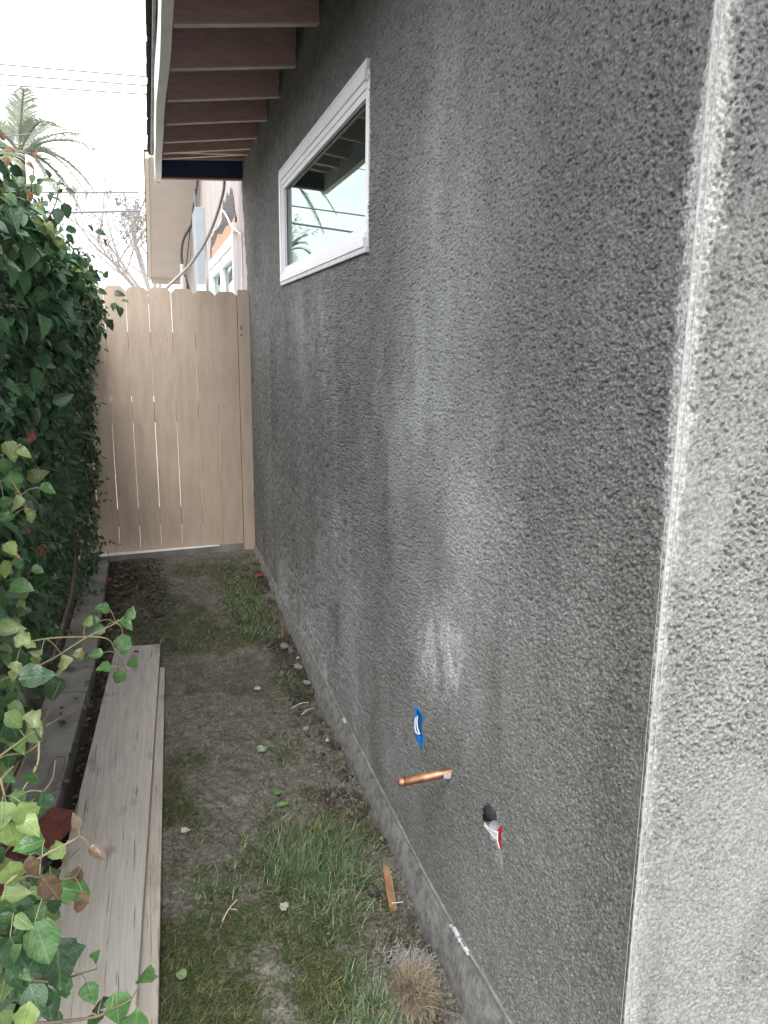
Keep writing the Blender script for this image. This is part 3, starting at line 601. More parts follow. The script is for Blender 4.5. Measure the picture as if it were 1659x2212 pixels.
def moss(x, y): return np.clip(sstep(.0, .5, fbm(x*4, y*3, 3, 63)+.35*sstep(3.6, 4.6, y)+.18*sstep(-.65, -.8, x)) + green_density(x, y)*.8 - .8*bump(x, y, -.5, 3.7, .2, .3) - .45*sstep(2.7, 2.1, y)*sstep(-.1, .3, fbm(x*9+4, y*7, 3, 74)), 0, 1)
gxs = np.concatenate([[-400, -60, -12, -4, -2.4], np.arange(-1.7, -1.2, .02), np.arange(-1.2, -.9, .012), np.arange(-.9, .06, .006), [.4, 3, 12, 60, 400]])
gys = np.concatenate([[-400, -60, -10, -2, .3], np.arange(.9, 3.2, .0075), np.arange(3.2, 6.3, .012), [6.4, 9, 20, 60, 200, 900]])
GX, GY = np.meshgrid(gxs, gys, indexing='ij'); inside = (GX > -2) & (GX < .1) & (GY > .8) & (GY < 6.35)
GZ = np.where(inside, gheight(GX, GY), np.where(GY > 6.35, -.42, -.27))
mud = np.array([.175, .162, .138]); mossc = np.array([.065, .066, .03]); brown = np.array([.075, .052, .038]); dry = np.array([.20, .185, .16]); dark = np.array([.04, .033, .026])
def blend(c, k, a): return c*(1-a[..., None])+k*a[..., None]
c = np.zeros(GX.shape+(3,))+mud*(1+.30*fbm(GX*6, GY*6, 3, 64)+.30*fbm(GX*38, GY*38, 2, 75))[..., None]
c = blend(c, brown, np.clip(.55*bump(GX, GY, -.42, 3.75, .22, .25)+.3*sstep(.2, .6, fbm(GX*5, GY*5, 3, 65)), 0, .8))
c = blend(c, mossc, .8*moss(GX, GY)*np.clip(.75+.5*fbm(GX*30, GY*30, 2, 66), 0, 1))
wb = sstep(-.30, -.12, GX+.07*fbm(GY*5, GX*5, 2, 67))
c = blend(c, dry, np.clip(wb*.75*(.55+.6*fbm(GX*22, GY*22, 3, 68)+.3*bump(GX, GY, -.1, 5.9, .4, .3)), 0, .85))
c = blend(c, brown*.7, wb*.95*sstep(-.1, .35, fbm(GX*14, GY*10, 3, 69)))
c = blend(c, brown*.8, np.clip(wb*1.0*bump(GX, GY, -.1, 3.9, .25, .4), 0, .9)*.8)
c = blend(c, dry*.85, .7*sstep(5.65, 5.95, GY))
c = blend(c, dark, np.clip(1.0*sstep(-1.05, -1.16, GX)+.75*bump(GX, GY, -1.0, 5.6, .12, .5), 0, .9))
n0, n1 = GX.shape; idx = np.arange(n0*n1).reshape(n0, n1)
F = np.stack([idx[:-1, :-1], idx[1:, :-1], idx[1:, 1:], idx[:-1, 1:]], -1).reshape(-1, 4)
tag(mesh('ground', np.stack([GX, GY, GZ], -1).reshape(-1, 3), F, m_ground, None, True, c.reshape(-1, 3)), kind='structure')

# ------------------------------------------------------------------ blades
def blades(name, P, ang, length, width, lean, curl, cols, m, parent=None, seg=3):
    """ribbons: P (n,3) roots, leaning in direction ang, drooping by curl"""
    n = len(P); t = np.linspace(0, 1, seg+1); d = np.stack([np.cos(ang), np.sin(ang)], -1); V = np.zeros((n, seg+1, 2, 3)); s = np.stack([-np.sin(ang), np.cos(ang)], -1)
    th = lean[:, None]+curl[:, None]*t[None]; ds = length[:, None]/seg
    hx = np.cumsum(np.concatenate([np.zeros((n, 1)), np.sin(th[:, :-1])*ds], 1), 1); hz = np.cumsum(np.concatenate([np.zeros((n, 1)), np.cos(th[:, :-1])*ds], 1), 1)
    wv = width[:, None]*(1-.92*t[None]**1.6)*.5
    for k, sg in enumerate((-1, 1)):
        V[:, :, k, 0] = P[:, None, 0]+d[:, None, 0]*hx+sg*s[:, None, 0]*wv; V[:, :, k, 1] = P[:, None, 1]+d[:, None, 1]*hx+sg*s[:, None, 1]*wv; V[:, :, k, 2] = P[:, None, 2]+hz+sg*wv*.25
    base = (np.arange(n)*(seg+1)*2)[:, None]; F = np.concatenate([np.stack([base[:, 0]+2*i, base[:, 0]+2*i+1, base[:, 0]+2*i+3, base[:, 0]+2*i+2], -1) for i in range(seg)])
    C = np.repeat(cols, (seg+1)*2, axis=0)
    return mesh(name, V.reshape(-1, 3), F, m, parent, True, C)
def scatter(N, fn, x0, x1, y0, y1):
    x = rng.uniform(x0, x1, N); y = 1/rng.uniform(1/y1, 1/y0, N)*1.0; k = rng.uniform(0, 1, N) < fn(x, y); return x[k], y[k]
def clumpy(x, y, r=.02, per=5):
    n = len(x); a = rng.integers(0, n, n*per); ang = rng.uniform(0, 6.283, n*per); rr = r*np.sqrt(rng.uniform(0, 1, n*per)); return x[a]+rr*np.cos(ang), y[a]+rr*np.sin(ang), ang
def gcols(n, kinds):
    pal = np.array([[.055, .105, .04], [.09, .155, .065], [.15, .21, .12], [.21, .21, .07], [.34, .29, .15], [.27, .33, .22]])
    w = np.array(kinds, float); w /= w.sum(); return pal[rng.choice(len(pal), n, p=w)]*rng.uniform(.7, 1.25, (n, 1))
def ok(x, y): return (x < -.055) & ~((x < -.79+.026*(y-4)-.0) & (y < 4.2)) & (x > -1.2) & (y < 6.05)
# upright tufts
x, y = scatter(34000, lambda x, y: green_density(x, y)**2*1.1, -1.0, -.03, 1.1, 6.0); x, y, a = clumpy(x, y, .028, 5)
k = ok(x, y) & (rng.uniform(0, 1, len(x)) < .25+green_density(x, y)*.7); x, y, a = x[k], y[k], a[k]; n = len(x)
P = np.stack([x, y, gheight(x, y)-.003], -1); tall = .55+.6*bump(x, y, -.27, 2.2, .26, .32)+.35*bump(x, y, -.4, 1.62, .2, .25)
blades('grass', P, a+rng.normal(0, .5, n), rng.uniform(.025, .08, n)*tall*np.interp(y, [3, 4.5], [1, 1.35]), rng.uniform(.0018, .0036, n)*np.interp(y, [2, 5], [1, 1.6]), rng.uniform(.25, 1.2, n), rng.uniform(.2, 1.4, n), gcols(n, [3, 5, 4, 1.6, .8, 2])*1.12, m_grass)['kind'] = 'stuff'
# trampled, lying blades
x, y = scatter(170000, lambda x, y: .06+.8*moss(x, y)*np.clip(.8+1.1*fbm(x*16, y*12, 2, 73), .1, 1), -1.08, -.05, 1.1, 6.0); k = ok(x, y); x, y = x[k], y[k]; n = len(x)
P = np.stack([x, y, gheight(x, y)+.001], -1)
blades('flattened_grass', P, rng.uniform(0, 6.283, n), rng.uniform(.01, .042, n), rng.uniform(.0013, .003, n)*np.interp(y, [2, 5], [1, 1.5]), rng.uniform(.9, 1.5, n), rng.uniform(-.3, .6, n), gcols(n, [6, 4, 1.2, 2, .8, .3])*np.array([.85, .74, .66]), m_grass)['kind'] = 'stuff'
# dry stalks and roots in the dug soil by the wall
x, y = scatter(4200, lambda x, y: .12+.9*sstep(-.32, -.1, x), -.42, -.06, 1.2, 5.2); n = len(x); P = np.stack([x, y, gheight(x, y)+.002], -1)
blades('dry_roots', P, rng.uniform(0, 6.283, n), rng.uniform(.012, .05, n), rng.uniform(.0008, .0019, n), rng.uniform(.7, 1.6, n), rng.uniform(-.8, 1.2, n), np.array([[.33, .29, .22]])*rng.uniform(.4, 1.2, (n, 1)), m_straw)['kind'] = 'stuff'
# clods
def lumps(name, P, S, cols, m, parent=None, sub=1, flat=1.):
    bm = bmesh.new(); bmesh.ops.create_icosphere(bm, subdivisions=sub, radius=1); T = np.array([v.co[:] for v in bm.verts]); TF = np.array([[v.index for v in f.verts] for f in bm.faces]); bm.free()
    n = len(P); J = rng.uniform(.62, 1.3, (n, len(T), 1)); sc_ = rng.uniform(.6, 1.3, (n, 1, 3)); V = T[None]*J*sc_*S[:, None, None]; V[..., 2] *= flat
    an = rng.uniform(0, 6.28, n); ca, sa = np.cos(an)[:, None], np.sin(an)[:, None]; X = V[..., 0]*ca-V[..., 1]*sa; Y = V[..., 0]*sa+V[..., 1]*ca
    V = np.stack([X, Y, V[..., 2]], -1)+P[:, None]; F = (TF[None]+(np.arange(n)*len(T))[:, None, None]).reshape(-1, 3)
    return mesh(name, V.reshape(-1, 3), F, m, parent, False, np.repeat(cols, len(T), axis=0))
x, y = scatter(26000, lambda x, y: .015+.95*sstep(-.30, -.09, x+.05*fbm(y*4, x*4, 2, 71)), -.95, -.045, 1.15, 6.0); n = len(x)
S = .0018+.0095*rng.uniform(0, 1, n)**3.5; S[x < -.35] *= .6
lite = np.array([.20, .185, .16]); drk = np.array([.05, .037, .028]); dk = np.clip(bump(x, y, -.1, 3.9, .25, .45)*1.3+.35*(rng.uniform(0, 1, n) < .4)+.5*bump(x, y, -.08, 1.85, .1, .15), 0, 1)[:, None]
lumps('soil_clods', np.stack([x, y, gheight(x, y)+S*.2], -1), S, (lite*(1-dk)+drk*dk)*rng.uniform(.7, 1.2, (n, 1)), m_clod)['kind'] = 'stuff'
nb_ = 150; x = -.055-.16*rng.uniform(0, 1, nb_)**1.6; y = rng.uniform(1.4, 4.8, nb_); S = .006+.016*rng.uniform(0, 1, nb_)**2.2*np.interp(y, [1.4, 3.2], [.6, 1])
lumps('soil_clods', np.stack([x, y, gheight(x, y)+S*.3], -1), S, np.array([[.16, .14, .118]])*rng.uniform(.3, 1.3, (nb_, 1)), m_clod, sub=3)['kind'] = 'stuff'

# ------------------------------------------------------------------ leaves
def leaf_template(rows=5):
    u = np.linspace(0, 1, rows+1)[1:-1]; w = .40*np.sin(np.pi*u**.72)**.8*(1-.25*u); V = [(0, 0, 0)]; 
    for a, b in zip(u, w): V += [(a, -b, .16*b), (a, 0, 0), (a, b, .16*b)]
    V.append((1.0, 0, 0)); F = []; n = len(u)
    for i in range(n-1):
        o = 1+3*i; F += [(o, o+3, o+4, o+1), (o+1, o+4, o+5, o+2)]
    l = 1+3*(n-1); F += [(0, 1, 2, 2), (0, 2, 3, 3), (l, len(V)-1, l+1, l+1), (l+1, len(V)-1, l+2, l+2)]
    return np.array(V), F
def leaves(name, P, A, N, size, cols, m, parent=None, rows=5, bend=None, width=None, crumple=0, roll=None):
    T, TF = leaf_template(rows); n = len(P); bend = np.full(n, .35) if bend is None else bend; width = np.ones(n) if width is None else width
    A = A/np.linalg.norm(A, axis=1, keepdims=True); N = N-A*(A*N).sum(1, keepdims=True); N = N/np.linalg.norm(N, axis=1, keepdims=True); B = np.cross(N, A)
    u = T[None, :, 0]; v = T[None, :, 1]*width[:, None]; rl = np.zeros(n) if roll is None else roll
    w = T[None, :, 2]*(1+2.2*rl[:, None]) - bend[:, None]*u**2*.6 + rl[:, None]*np.abs(v)*.5
    if crumple: w = w+crumple*rng.normal(0, .06, (n, len(T))); v = v*(1+crumple*rng.normal(0, .3, (n, len(T))))
    L_ = size[:, None, None]
    V = P[:, None]+L_*(u[..., None]*A[:, None]+v[..., None]*B[:, None]+w[..., None]*N[:, None])
    V = V.reshape(-1, 3); allF = []; b = (np.arange(n)*len(T))[:, None]
    q = np.array([f for f in TF if f[2] != f[3]]); t3 = np.array([f[:3] for f in TF if f[2] == f[3]])
    tri = np.concatenate([np.concatenate([q[:, [0, 1, 2]], q[:, [0, 2, 3]]]), t3])
    F = (tri[None]+b[:, :, None]).reshape(-1, 3)
    C = np.repeat(cols[:, None, :], len(T), axis=1); mid = np.isclose(T[:, 1], 0)[None, :, None]; C = np.where(mid, C*1.1, C)
    uv = np.zeros((n, len(T), 4)); uv[..., 0] = T[None, :, 0]; uv[..., 1] = T[None, :, 1]+.5; uv[..., 3] = 1
    return mesh(name, V, F, m, parent, True, C.reshape(-1, 3), luv=uv.reshape(-1, 4))
PAL = dict(d=(.032, .080, .034), g=(.062, .145, .042), y=(.20, .28, .085), c=(.29, .35, .15), r=(.12, .075, .045), o=(.26, .13, .055))
# --- the dense hedge
def hx_(y, z):
    bulge = .20*np.exp(-((z-1.72)/.36)**2)*sstep(2.0, 2.9, y)*(1-.75*sstep(4.5, 5.4, y))
    low = -.16*sstep(.75, .1, z)*(1-.8*sstep(4.2, 5.6, y))
    return -1.235+bulge+low+.05*fbm(y*2.2, z*2.4, 3, 81)+.03*sstep(5.2, 5.9, y)
def htop(y): return 2.10-.06*(y-2.4)-.16*sstep(4.2, 5.6, y)+.06*fbm(y*3.1, y*0, 2, 82)+.03*sstep(3, 2.2, y)
hedge = thing('hedge', 'tall dark green leafy hedge filling the left side up to the board fence', 'hedge', (-1.6, 3.9, -.25))
NL = 24000
yc = rng.uniform(1.35, 6.12, NL//6); kind = rng.uniform(0, 1, len(yc)); zt = htop(yc)
zc = np.where(kind < .78, -.15+(zt+.12)*rng.uniform(0, 1, len(yc)), zt-.25*rng.uniform(0, 1, len(yc))**2*1.0)
dep = np.where(kind < .78, rng.exponential(.075, len(yc)), rng.uniform(0, .7, len(yc)))
rnd = .22*np.clip(1-(zt-zc)/.25, 0, 1)**2
xc = hx_(yc, zc)-dep-rnd*(kind < .78)
low = rng.uniform(0, 1, len(yc)) < np.where(zc < .35, .45, 1); yc, zc, xc, dep = yc[low], zc[low], xc[low], dep[low]
m_ = 6; y = np.repeat(yc, m_)+rng.normal(0, .035, len(yc)*m_); z = np.repeat(zc, m_)+rng.normal(0, .035, len(yc)*m_); x = np.repeat(xc, m_)+rng.normal(0, .022, len(yc)*m_)
k = (z > -.2) & (y < 6.14) & (y > 1.3); x, y, z = x[k], y[k], z[k]; n = len(x)
A = np.stack([rng.normal(.35, .6, n), rng.normal(-.1, .7, n), rng.normal(-.55, .5, n)], -1); N = np.stack([rng.normal(.75, .35, n), rng.normal(-.25, .4, n), rng.normal(.55, .35, n)], -1)
sz_ = rng.uniform(.036, .080, n)*np.interp(y, [2.2, 4.2, 6], [1.12, .95, .8]); tt = rng.uniform(0, 1, (n, 1))
cols = np.array(PAL['d'])*(1-tt**2*.55)+np.array((.075, .14, .06))*tt**2*.55; cols = cols*rng.uniform(.8, 2.1, (n, 1))
yo = rng.uniform(0, 1, n) < np.where(z > htop(y)-.3, .12, .03); cols[yo] = np.array([.16, .2, .06])*rng.uniform(.6, 1.1, (yo.sum(), 1))
leaves('foliage', np.stack([x, y, z], -1), A, N, sz_, cols, m_leaf, hedge, rows=4, bend=rng.uniform(0, .8, n), width=rng.uniform(.7, 1.1, n), roll=rng.uniform(0, .7, n))
# inner leafage: darker leaves deep in the hedge
n = 7000; y = rng.uniform(1.2, 6.1, n); z = rng.uniform(-.2, 1, n)**1*0+rng.uniform(-.15, 1, n)*0+(-.15+rng.uniform(0, 1, n)*(htop(y)-.05)); x = hx_(y, z)-rng.uniform(.1, .55, n)
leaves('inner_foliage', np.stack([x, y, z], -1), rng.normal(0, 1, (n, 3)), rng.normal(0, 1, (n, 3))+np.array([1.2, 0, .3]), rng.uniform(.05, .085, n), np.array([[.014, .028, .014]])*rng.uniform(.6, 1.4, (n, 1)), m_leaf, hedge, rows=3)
# sprigs that stand proud of the outline
mb = MB(); SP = []
tips = [((-1.25, 3.0, 1.85), (-1.02, 2.85, 2.04)), ((-1.2, 4.4, 1.6), (-.93, 4.3, 1.72)), ((-1.2, 4.9, 1.5), (-1.02, 4.8, 1.66)), ((-1.2, 5.2, 1.1), (-1.08, 5.3, 1.12)), ((-1.28, 5.7, .75), (-1.14, 5.75, .70)),
        ((-1.3, 5.7, .35), (-1.10, 5.7, .38)), ((-1.3, 5.9, .0), (-1.08, 5.8, .02)), ((-1.3, 4.6, .35), (-1.16, 4.5, .30)), ((-1.2, 3.4, 1.8), (-.97, 3.3, 1.80)), ((-1.2, 5.5, 1.4), (-1.10, 5.4, 1.55)), ((-1.3, 5.9, .4), (-1.12, 5.95, .50)), ((-1.2, 2.6, 1.9), (-1.03, 2.5, 2.0)), ((-1.25, 4.8, -.05), (-1.12, 4.7, .02))]
for i in range(46):
    y0 = rng.uniform(2.2, 6.0); z0 = rng.uniform(.0, htop(np.array([y0]))[0]); x0 = float(hx_(np.array([y0]), np.array([z0]))[0]); tips.append(((x0-.12, y0, z0), (x0+rng.uniform(.03, .09), y0+rng.uniform(-.08, .08), z0+rng.uniform(-.05, .1))))
for y0 in np.arange(2.2, 6.0, .12):
    zt0 = float(htop(np.array([y0]))[0]); x0 = rng.uniform(-1.5, -1.12); tips.append(((x0, y0, zt0-.12), (x0+rng.uniform(-.05, .08), y0+rng.uniform(-.05, .05), zt0+rng.uniform(.0, .09))))
for a, b in tips:
    a, b = Vector(a), Vector(b); mid = (a+b)/2+Vector((0, 0, .02)); pts = curve([a, mid, b], 3); mb.tube(pts, [.003*(1-.7*i/(len(pts)-1)) for i in range(len(pts))], 4)
    for t in np.linspace(.25, 1, 8): SP.append(((a.lerp(b, t)+Vector((0, 0, .02*(1-abs(2*t-1))))), (b-a).normalized(), t))
n = len(SP); P = np.array([p[:] for p, _, _ in SP]); ax = np.array([d[:] for _, d, _ in SP]); tt = np.array([t for _, _, t in SP])
A = ax*.5+rng.normal(0, .7, (n, 3))+np.array([.1, 0, -.25]); N = rng.normal(0, .35, (n, 3))+np.array([.6, -.3, .7]); cols = np.array([[.035, .08, .028]])*rng.uniform(.7, 1.7, (n, 1)); nw = (rng.uniform(0, 1, n) < .2) & (tt > .6); cols[nw] = (.13, .2, .05)
leaves('sprig_foliage', P, A, N, rng.uniform(.03, .052, n)*(1.15-.5*tt), cols, m_leaf, hedge, rows=4, bend=rng.uniform(0, .9, n), width=rng.uniform(.65, 1, n), roll=rng.uniform(0, .8, n))
tag(mb.build('twig', m_stemg, hedge), kind='stuff')
for i in range(15):
    y0 = 2.0+i*.28+rng.uniform(-.08, .08); x0 = -1.52+rng.uniform(-.1, .12); pts = [(x0, y0, -.28)]
    for z in (.2, .7, 1.2, 1.7): pts.append((x0+rng.uniform(-.1, .18), y0+rng.uniform(-.25, .25), z))
    MB().tube(curve(pts, 4), np.linspace(rng.uniform(.010, .022), .004, 17), 6).build('trunk', m_stem, hedge)
mb = MB()
for i in range(170):
    y0 = rng.uniform(1.4, 6); z0 = rng.uniform(-.1, 1.1)*rng.uniform(.3, 1); x0 = float(hx_(np.array([y0]), np.array([z0]))[0])-rng.uniform(-.01, .25); d = Vector((rng.uniform(-.2, .35), rng.uniform(-1, 1), rng.uniform(-.7, .7))).normalized()*rng.uniform(.08, .3)
    p = Vector((x0, y0, z0)); mb.tube(curve([p, p+d*.5+Vector((0, 0, rng.uniform(-.03, .03))), p+d], 3), rng.uniform(.0015, .004), 4)
tag(mb.build('bare_twig', m_stem, hedge), kind='stuff')
P = np.array([(-1.12, 5.35, -.125), (-1.10, 5.42, -.13), (-1.10, 2.3, 1.30), (-1.11, 2.35, 1.28), (-1.155, 2.3, 1.08), (-1.12, 2.1, 1.06), (-1.1, 2.6, 1.42), (-1.13, 2.4, .93), (-1.14, 2.43, .92), (-1.1, 5.3, -.11)])
for p_ in P: n = 1; leaves('bract', p_[None], rng.normal(0, .5, (n, 3))+np.array([.4, -.3, -.3]), rng.normal(0, .3, (n, 3))+np.array([.7, -.6, .3]), rng.uniform(.022, .036, n), np.array([[.34, .05, .05]])*rng.uniform(.6, 1.1, (n, 1)), m_leaf, hedge, rows=4)

# --- leafy shrub leaning in from the near left
shrub = thing('bougainvillea_shrub', 'bright green shrub with curled and reddish young leaves leaning over the grey plank', 'shrub', (-1.35, 1.4, -.25))
LEAF= [[-1.007,1.3,0.663,0.053,-179,"g"],[-1.027,1.25,0.538,0.078,-72,"g"],[-1.004,1.3,0.453,0.095,-83,"d"],[-1.069,1.25,0.517,0.073,-72,"d"],[-1.07,1.25,0.596,0.063,-95,"g"],[-1.056,1.25,0.666,0.057,-87,"y"],[-1.024,1.25,0.673,0.042,-79,"r"],[-1.006,1.22,0.653,0.063,-63,"r"],[-0.996,1.32,0.544,0.066,-23,"g"],[-1.055,1.35,0.526,0.063,-95,"g"],[-0.972,1.3,0.645,0.039,-154,"y"],[-0.95,1.3,0.673,0.031,102,"r"],[-0.933,1.3,0.634,0.039,-34,"r"],[-0.955,1.32,0.527,0.044,-102,"r"],[-0.958,1.32,0.582,0.038,-94,"r"],[-0.999,1.35,0.325,0.05,-102,"g"],[-0.966,1.35,0.295,0.048,-71,"g"],[-0.95,1.35,0.343,0.027,59,"g"],[-0.908,1.3,0.305,0.067,-86,"g"],[-0.936,1.34,0.261,0.054,-102,"d"],[-0.868,1.28,0.273,0.069,-101,"g"],[-0.856,1.28,0.329,0.049,69,"g"],[-1.036,1.35,0.304,0.067,-87,"d"],[-1.086,1.35,0.341,0.061,-38,"d"],[-1.088,1.25,0.391,0.061,-88,"g"],[-1.038,1.2,0.42,0.053,-111,"y"],[-0.962,1.3,0.262,0.056,-72,"g"],[-0.908,1.3,0.233,0.05,-56,"g"],[-1.077,1.4,0.348,0.067,-72,"d"],[-1.055,1.4,0.325,0.041,-47,"d"],[-1.041,1.3,0.748,0.055,-71,"y"],[-1.044,1.3,0.712,0.045,-34,"y"],[-1.063,1.3,0.709,0.052,-79,"y"],[-1.068,1.3,0.753,0.046,-87,"y"],[-1.021,1.4,0.701,0.05,-95,"d"],[-1.032,1.4,0.746,0.04,-103,"g"],[-1.068,1.4,0.713,0.039,-71,"g"],[-1.011,1.35,0.571,0.041,-103,"g"],[-0.987,1.35,0.543,0.036,-79,"g"],[-1.099,1.7,0.903,0.053,-29,"c"],[-1.052,1.75,0.85,0.05,-112,"c"],[-1.011,1.75,0.833,0.049,-86,"c"],[-1.097,1.7,0.848,0.046,-104,"c"],[-1.033,1.75,0.782,0.064,-94,"d"],[-1.088,1.65,0.827,0.074,5,"d"],[-1.111,1.65,0.798,0.048,-104,"g"],[-1.106,1.6,0.76,0.066,-70,"d"],[-1.077,1.6,0.763,0.059,-42,"c"],[-0.913,1.95,0.862,0.039,163,"g"],[-0.89,1.95,0.828,0.041,-38,"g"],[-0.939,1.95,0.833,0.04,-174,"g"],[-0.928,1.95,0.813,0.038,-163,"g"],[-0.888,1.95,0.79,0.058,-85,"g"],[-0.872,1.95,0.83,0.037,59,"g"],[-0.971,1.9,0.841,0.031,59,"y"],[-0.981,1.9,0.784,0.04,-103,"c"],[-0.933,1.9,0.764,0.037,-175,"g"],[-0.915,1.9,0.725,0.04,173,"g"],[-0.891,1.9,0.713,0.043,-112,"g"],[-0.871,1.9,0.716,0.037,59,"g"],[-1.111,1.9,1.313,0.052,-67,"y"],[-1.088,1.9,1.293,0.035,-24,"y"],[-1.119,1.9,1.274,0.043,-86,"g"],[-1.107,1.9,1.242,0.054,-77,"g"],[-1.049,1.9,1.2,0.041,-25,"g"],[-1.101,1.9,1.19,0.051,-104,"c"],[-1.083,1.9,1.153,0.044,-67,"c"],[-1.106,1.9,1.137,0.046,-172,"g"],[-1.127,1.9,1.183,0.042,-77,"g"],[-1.133,1.9,1.069,0.04,-48,"y"],[-1.124,1.9,1.044,0.027,-27,"o"],[-1.115,1.9,1.034,0.034,-68,"g"],[-1.081,1.9,1.003,0.031,-27,"g"],[-1.14,1.9,1.027,0.046,-86,"y"],[-1.097,2.3,1.992,0.042,-63,"d"],[-1.078,2.3,1.964,0.033,-104,"g"],[-1.041,2.3,1.949,0.036,-85,"g"],[-1.049,2.3,1.971,0.026,-104,"g"],[-1.065,2.3,1.998,0.025,-28,"o"],[-1.046,2.3,2.012,0.024,58,"o"],[-1.067,2.3,1.928,0.028,-63,"o"],[-1.06,2.3,1.921,0.023,4,"o"],[-1.062,2.4,1.916,0.031,-41,"y"],[-1.112,2.3,1.89,0.067,-75,"d"],[-1.121,2.3,1.92,0.042,-41,"g"],[-1.102,2.3,1.825,0.035,-18,"g"],[-1.108,2.3,2.031,0.023,-17,"o"],[-1.09,2.3,2.034,0.024,32,"o"],[-1.113,2.3,2.047,0.023,105,"o"],[-1.108,2.3,2.01,0.025,-95,"o"],[-1.031,2.6,1.981,0.033,-113,"d"],[-0.999,2.6,1.992,0.033,-17,"d"],[-1.022,2.6,1.936,0.051,-94,"d"],[-1.002,2.6,1.952,0.047,-84,"d"],[-1.05,2.6,1.937,0.045,162,"d"],[-1.016,2.6,1.998,0.024,76,"g"],[-0.943,3.0,1.923,0.04,-7,"d"],[-0.918,3.0,1.901,0.033,-62,"d"],[-0.968,3.0,1.944,0.035,-40,"d"],[-0.938,4.2,1.77,0.059,2,"d"],[-0.904,4.2,1.739,0.045,-9,"g"],[-0.914,4.2,1.711,0.055,-84,"d"],[-0.954,4.2,1.726,0.052,-41,"g"],[-0.977,4.2,1.645,0.067,-63,"d"],[-1.001,4.0,1.781,0.045,-30,"g"],[-0.97,4.0,1.836,0.04,58,"g"],[-1.026,4.0,1.791,0.05,-63,"d"]]
BR= {"A":[[-1.145,1.75,0.784],[-1.092,1.79,0.785],[-1.037,1.83,0.794],[-0.974,1.87,0.818],[-0.896,1.91,0.839],[-0.877,1.95,0.841]],"A2":[[-1.089,1.75,0.87],[-1.045,1.78,0.863],[-0.997,1.81,0.85],[-0.918,1.84,0.826],[-0.899,1.87,0.769],[-0.879,1.9,0.706]],"B":[[-1.108,1.5,0.732],[-1.068,1.55,0.739],[-1.04,1.6,0.735]],"C":[[-1.108,1.5,0.729],[-1.098,1.533,0.714],[-1.069,1.567,0.696],[-1.041,1.6,0.705]],"D":[[-1.08,1.35,0.762],[-1.067,1.35,0.778],[-1.054,1.35,0.79]],"E":[[-1.074,1.33,0.782],[-1.07,1.33,0.744],[-1.067,1.33,0.711]],"F":[[-1.068,1.25,0.624],[-1.04,1.262,0.636],[-1.01,1.275,0.648],[-0.965,1.288,0.658],[-0.949,1.3,0.659]],"G":[[-1.057,1.3,0.582],[-1.042,1.305,0.592],[-1.005,1.31,0.572],[-0.966,1.315,0.564],[-0.953,1.32,0.582]],"H":[[-1.062,1.35,0.326],[-1.022,1.35,0.311],[-0.979,1.35,0.316],[-0.944,1.35,0.32]],"I":[[-1.06,1.3,0.273],[-0.995,1.296,0.265],[-0.944,1.292,0.264],[-0.918,1.288,0.277],[-0.883,1.284,0.292],[-0.864,1.28,0.323]],"J":[[-1.057,1.45,0.644],[-1.016,1.475,0.672],[-1.007,1.5,0.708]],"K":[[-1.034,1.5,0.754],[-1.034,1.45,0.727],[-1.062,1.4,0.698]],"L":[[-0.901,1.95,0.824],[-0.888,1.95,0.81],[-0.885,1.95,0.78]],"M":[[-1.13,1.9,1.219],[-1.11,1.9,1.223],[-1.089,1.9,1.183],[-1.077,1.9,1.149]],"N":[[-1.075,2.35,1.905],[-1.063,2.333,1.938],[-1.05,2.317,1.982],[-1.059,2.3,2.006]],"O":[[-1.064,2.65,1.899],[-1.031,2.625,1.951],[-1.015,2.6,1.994]],"P":[[-1.078,1.9,1.305],[-1.1,1.9,1.289],[-1.125,1.9,1.279]],"Q":[[-1.082,1.9,0.582],[-1.032,2.05,0.54],[-1.01,2.2,0.483]]}
CAMP = np.array([-.78, 0, 1.55])
P = np.array([l[:3] for l in LEAF]); s = np.array([l[3] for l in LEAF]); an = np.radians([l[4] for l in LEAF]); kk = [l[5] for l in LEAF]; n = len(P)
A = np.stack([np.cos(an), rng.normal(-.15, .25, n), np.sin(an)], -1); N = np.stack([rng.normal(.25, .3, n), rng.normal(-.75, .2, n), rng.normal(.75, .25, n)], -1)
cols = np.array([PAL[q] for q in kk])*rng.uniform(.75, 1.2, (n, 1))
far = P[:, 1] > 2.05; cur = np.array([q in 'c' for q in kk]); young = np.array([q in 'ro' for q in kk])
sel = ~far & ~cur; leaves('foliage', P[sel], A[sel], N[sel], s[sel]*1.02, cols[sel], m_leaf, shrub, rows=9, bend=rng.uniform(.05, .5, sel.sum()), width=np.where(young[sel], .85, 1.08), roll=rng.uniform(0, .7, sel.sum()), crumple=.28)
for i in np.where(cur)[0]: sel = slice(i, i+1); leaves('curled_leaf', P[sel], A[sel], N[sel], s[sel], cols[sel], m_leaf, shrub, rows=9, bend=rng.uniform(.2, .9, 1), width=np.full(1, .85), roll=rng.uniform(.8, 1.6, 1), crumple=.7)
sel = far; leaves('tip_foliage', P[sel], A[sel], N[sel], s[sel], cols[sel], m_leaf, hedge, rows=7, bend=rng.uniform(.05, .6, sel.sum()), width=np.full(sel.sum(), .95), roll=rng.uniform(0, .5, sel.sum()))
for k_, pts in BR.items():
    c_ = curve(pts, 4); big = k_ in 'ADFI'; MB().tube(c_, np.linspace(.0034 if big else .0026, .0013, len(c_)), 6).build('branch', m_stem if k_ in 'HIJDG' else m_stemg, hedge if k_ in 'NO' else shrub, smooth=True)
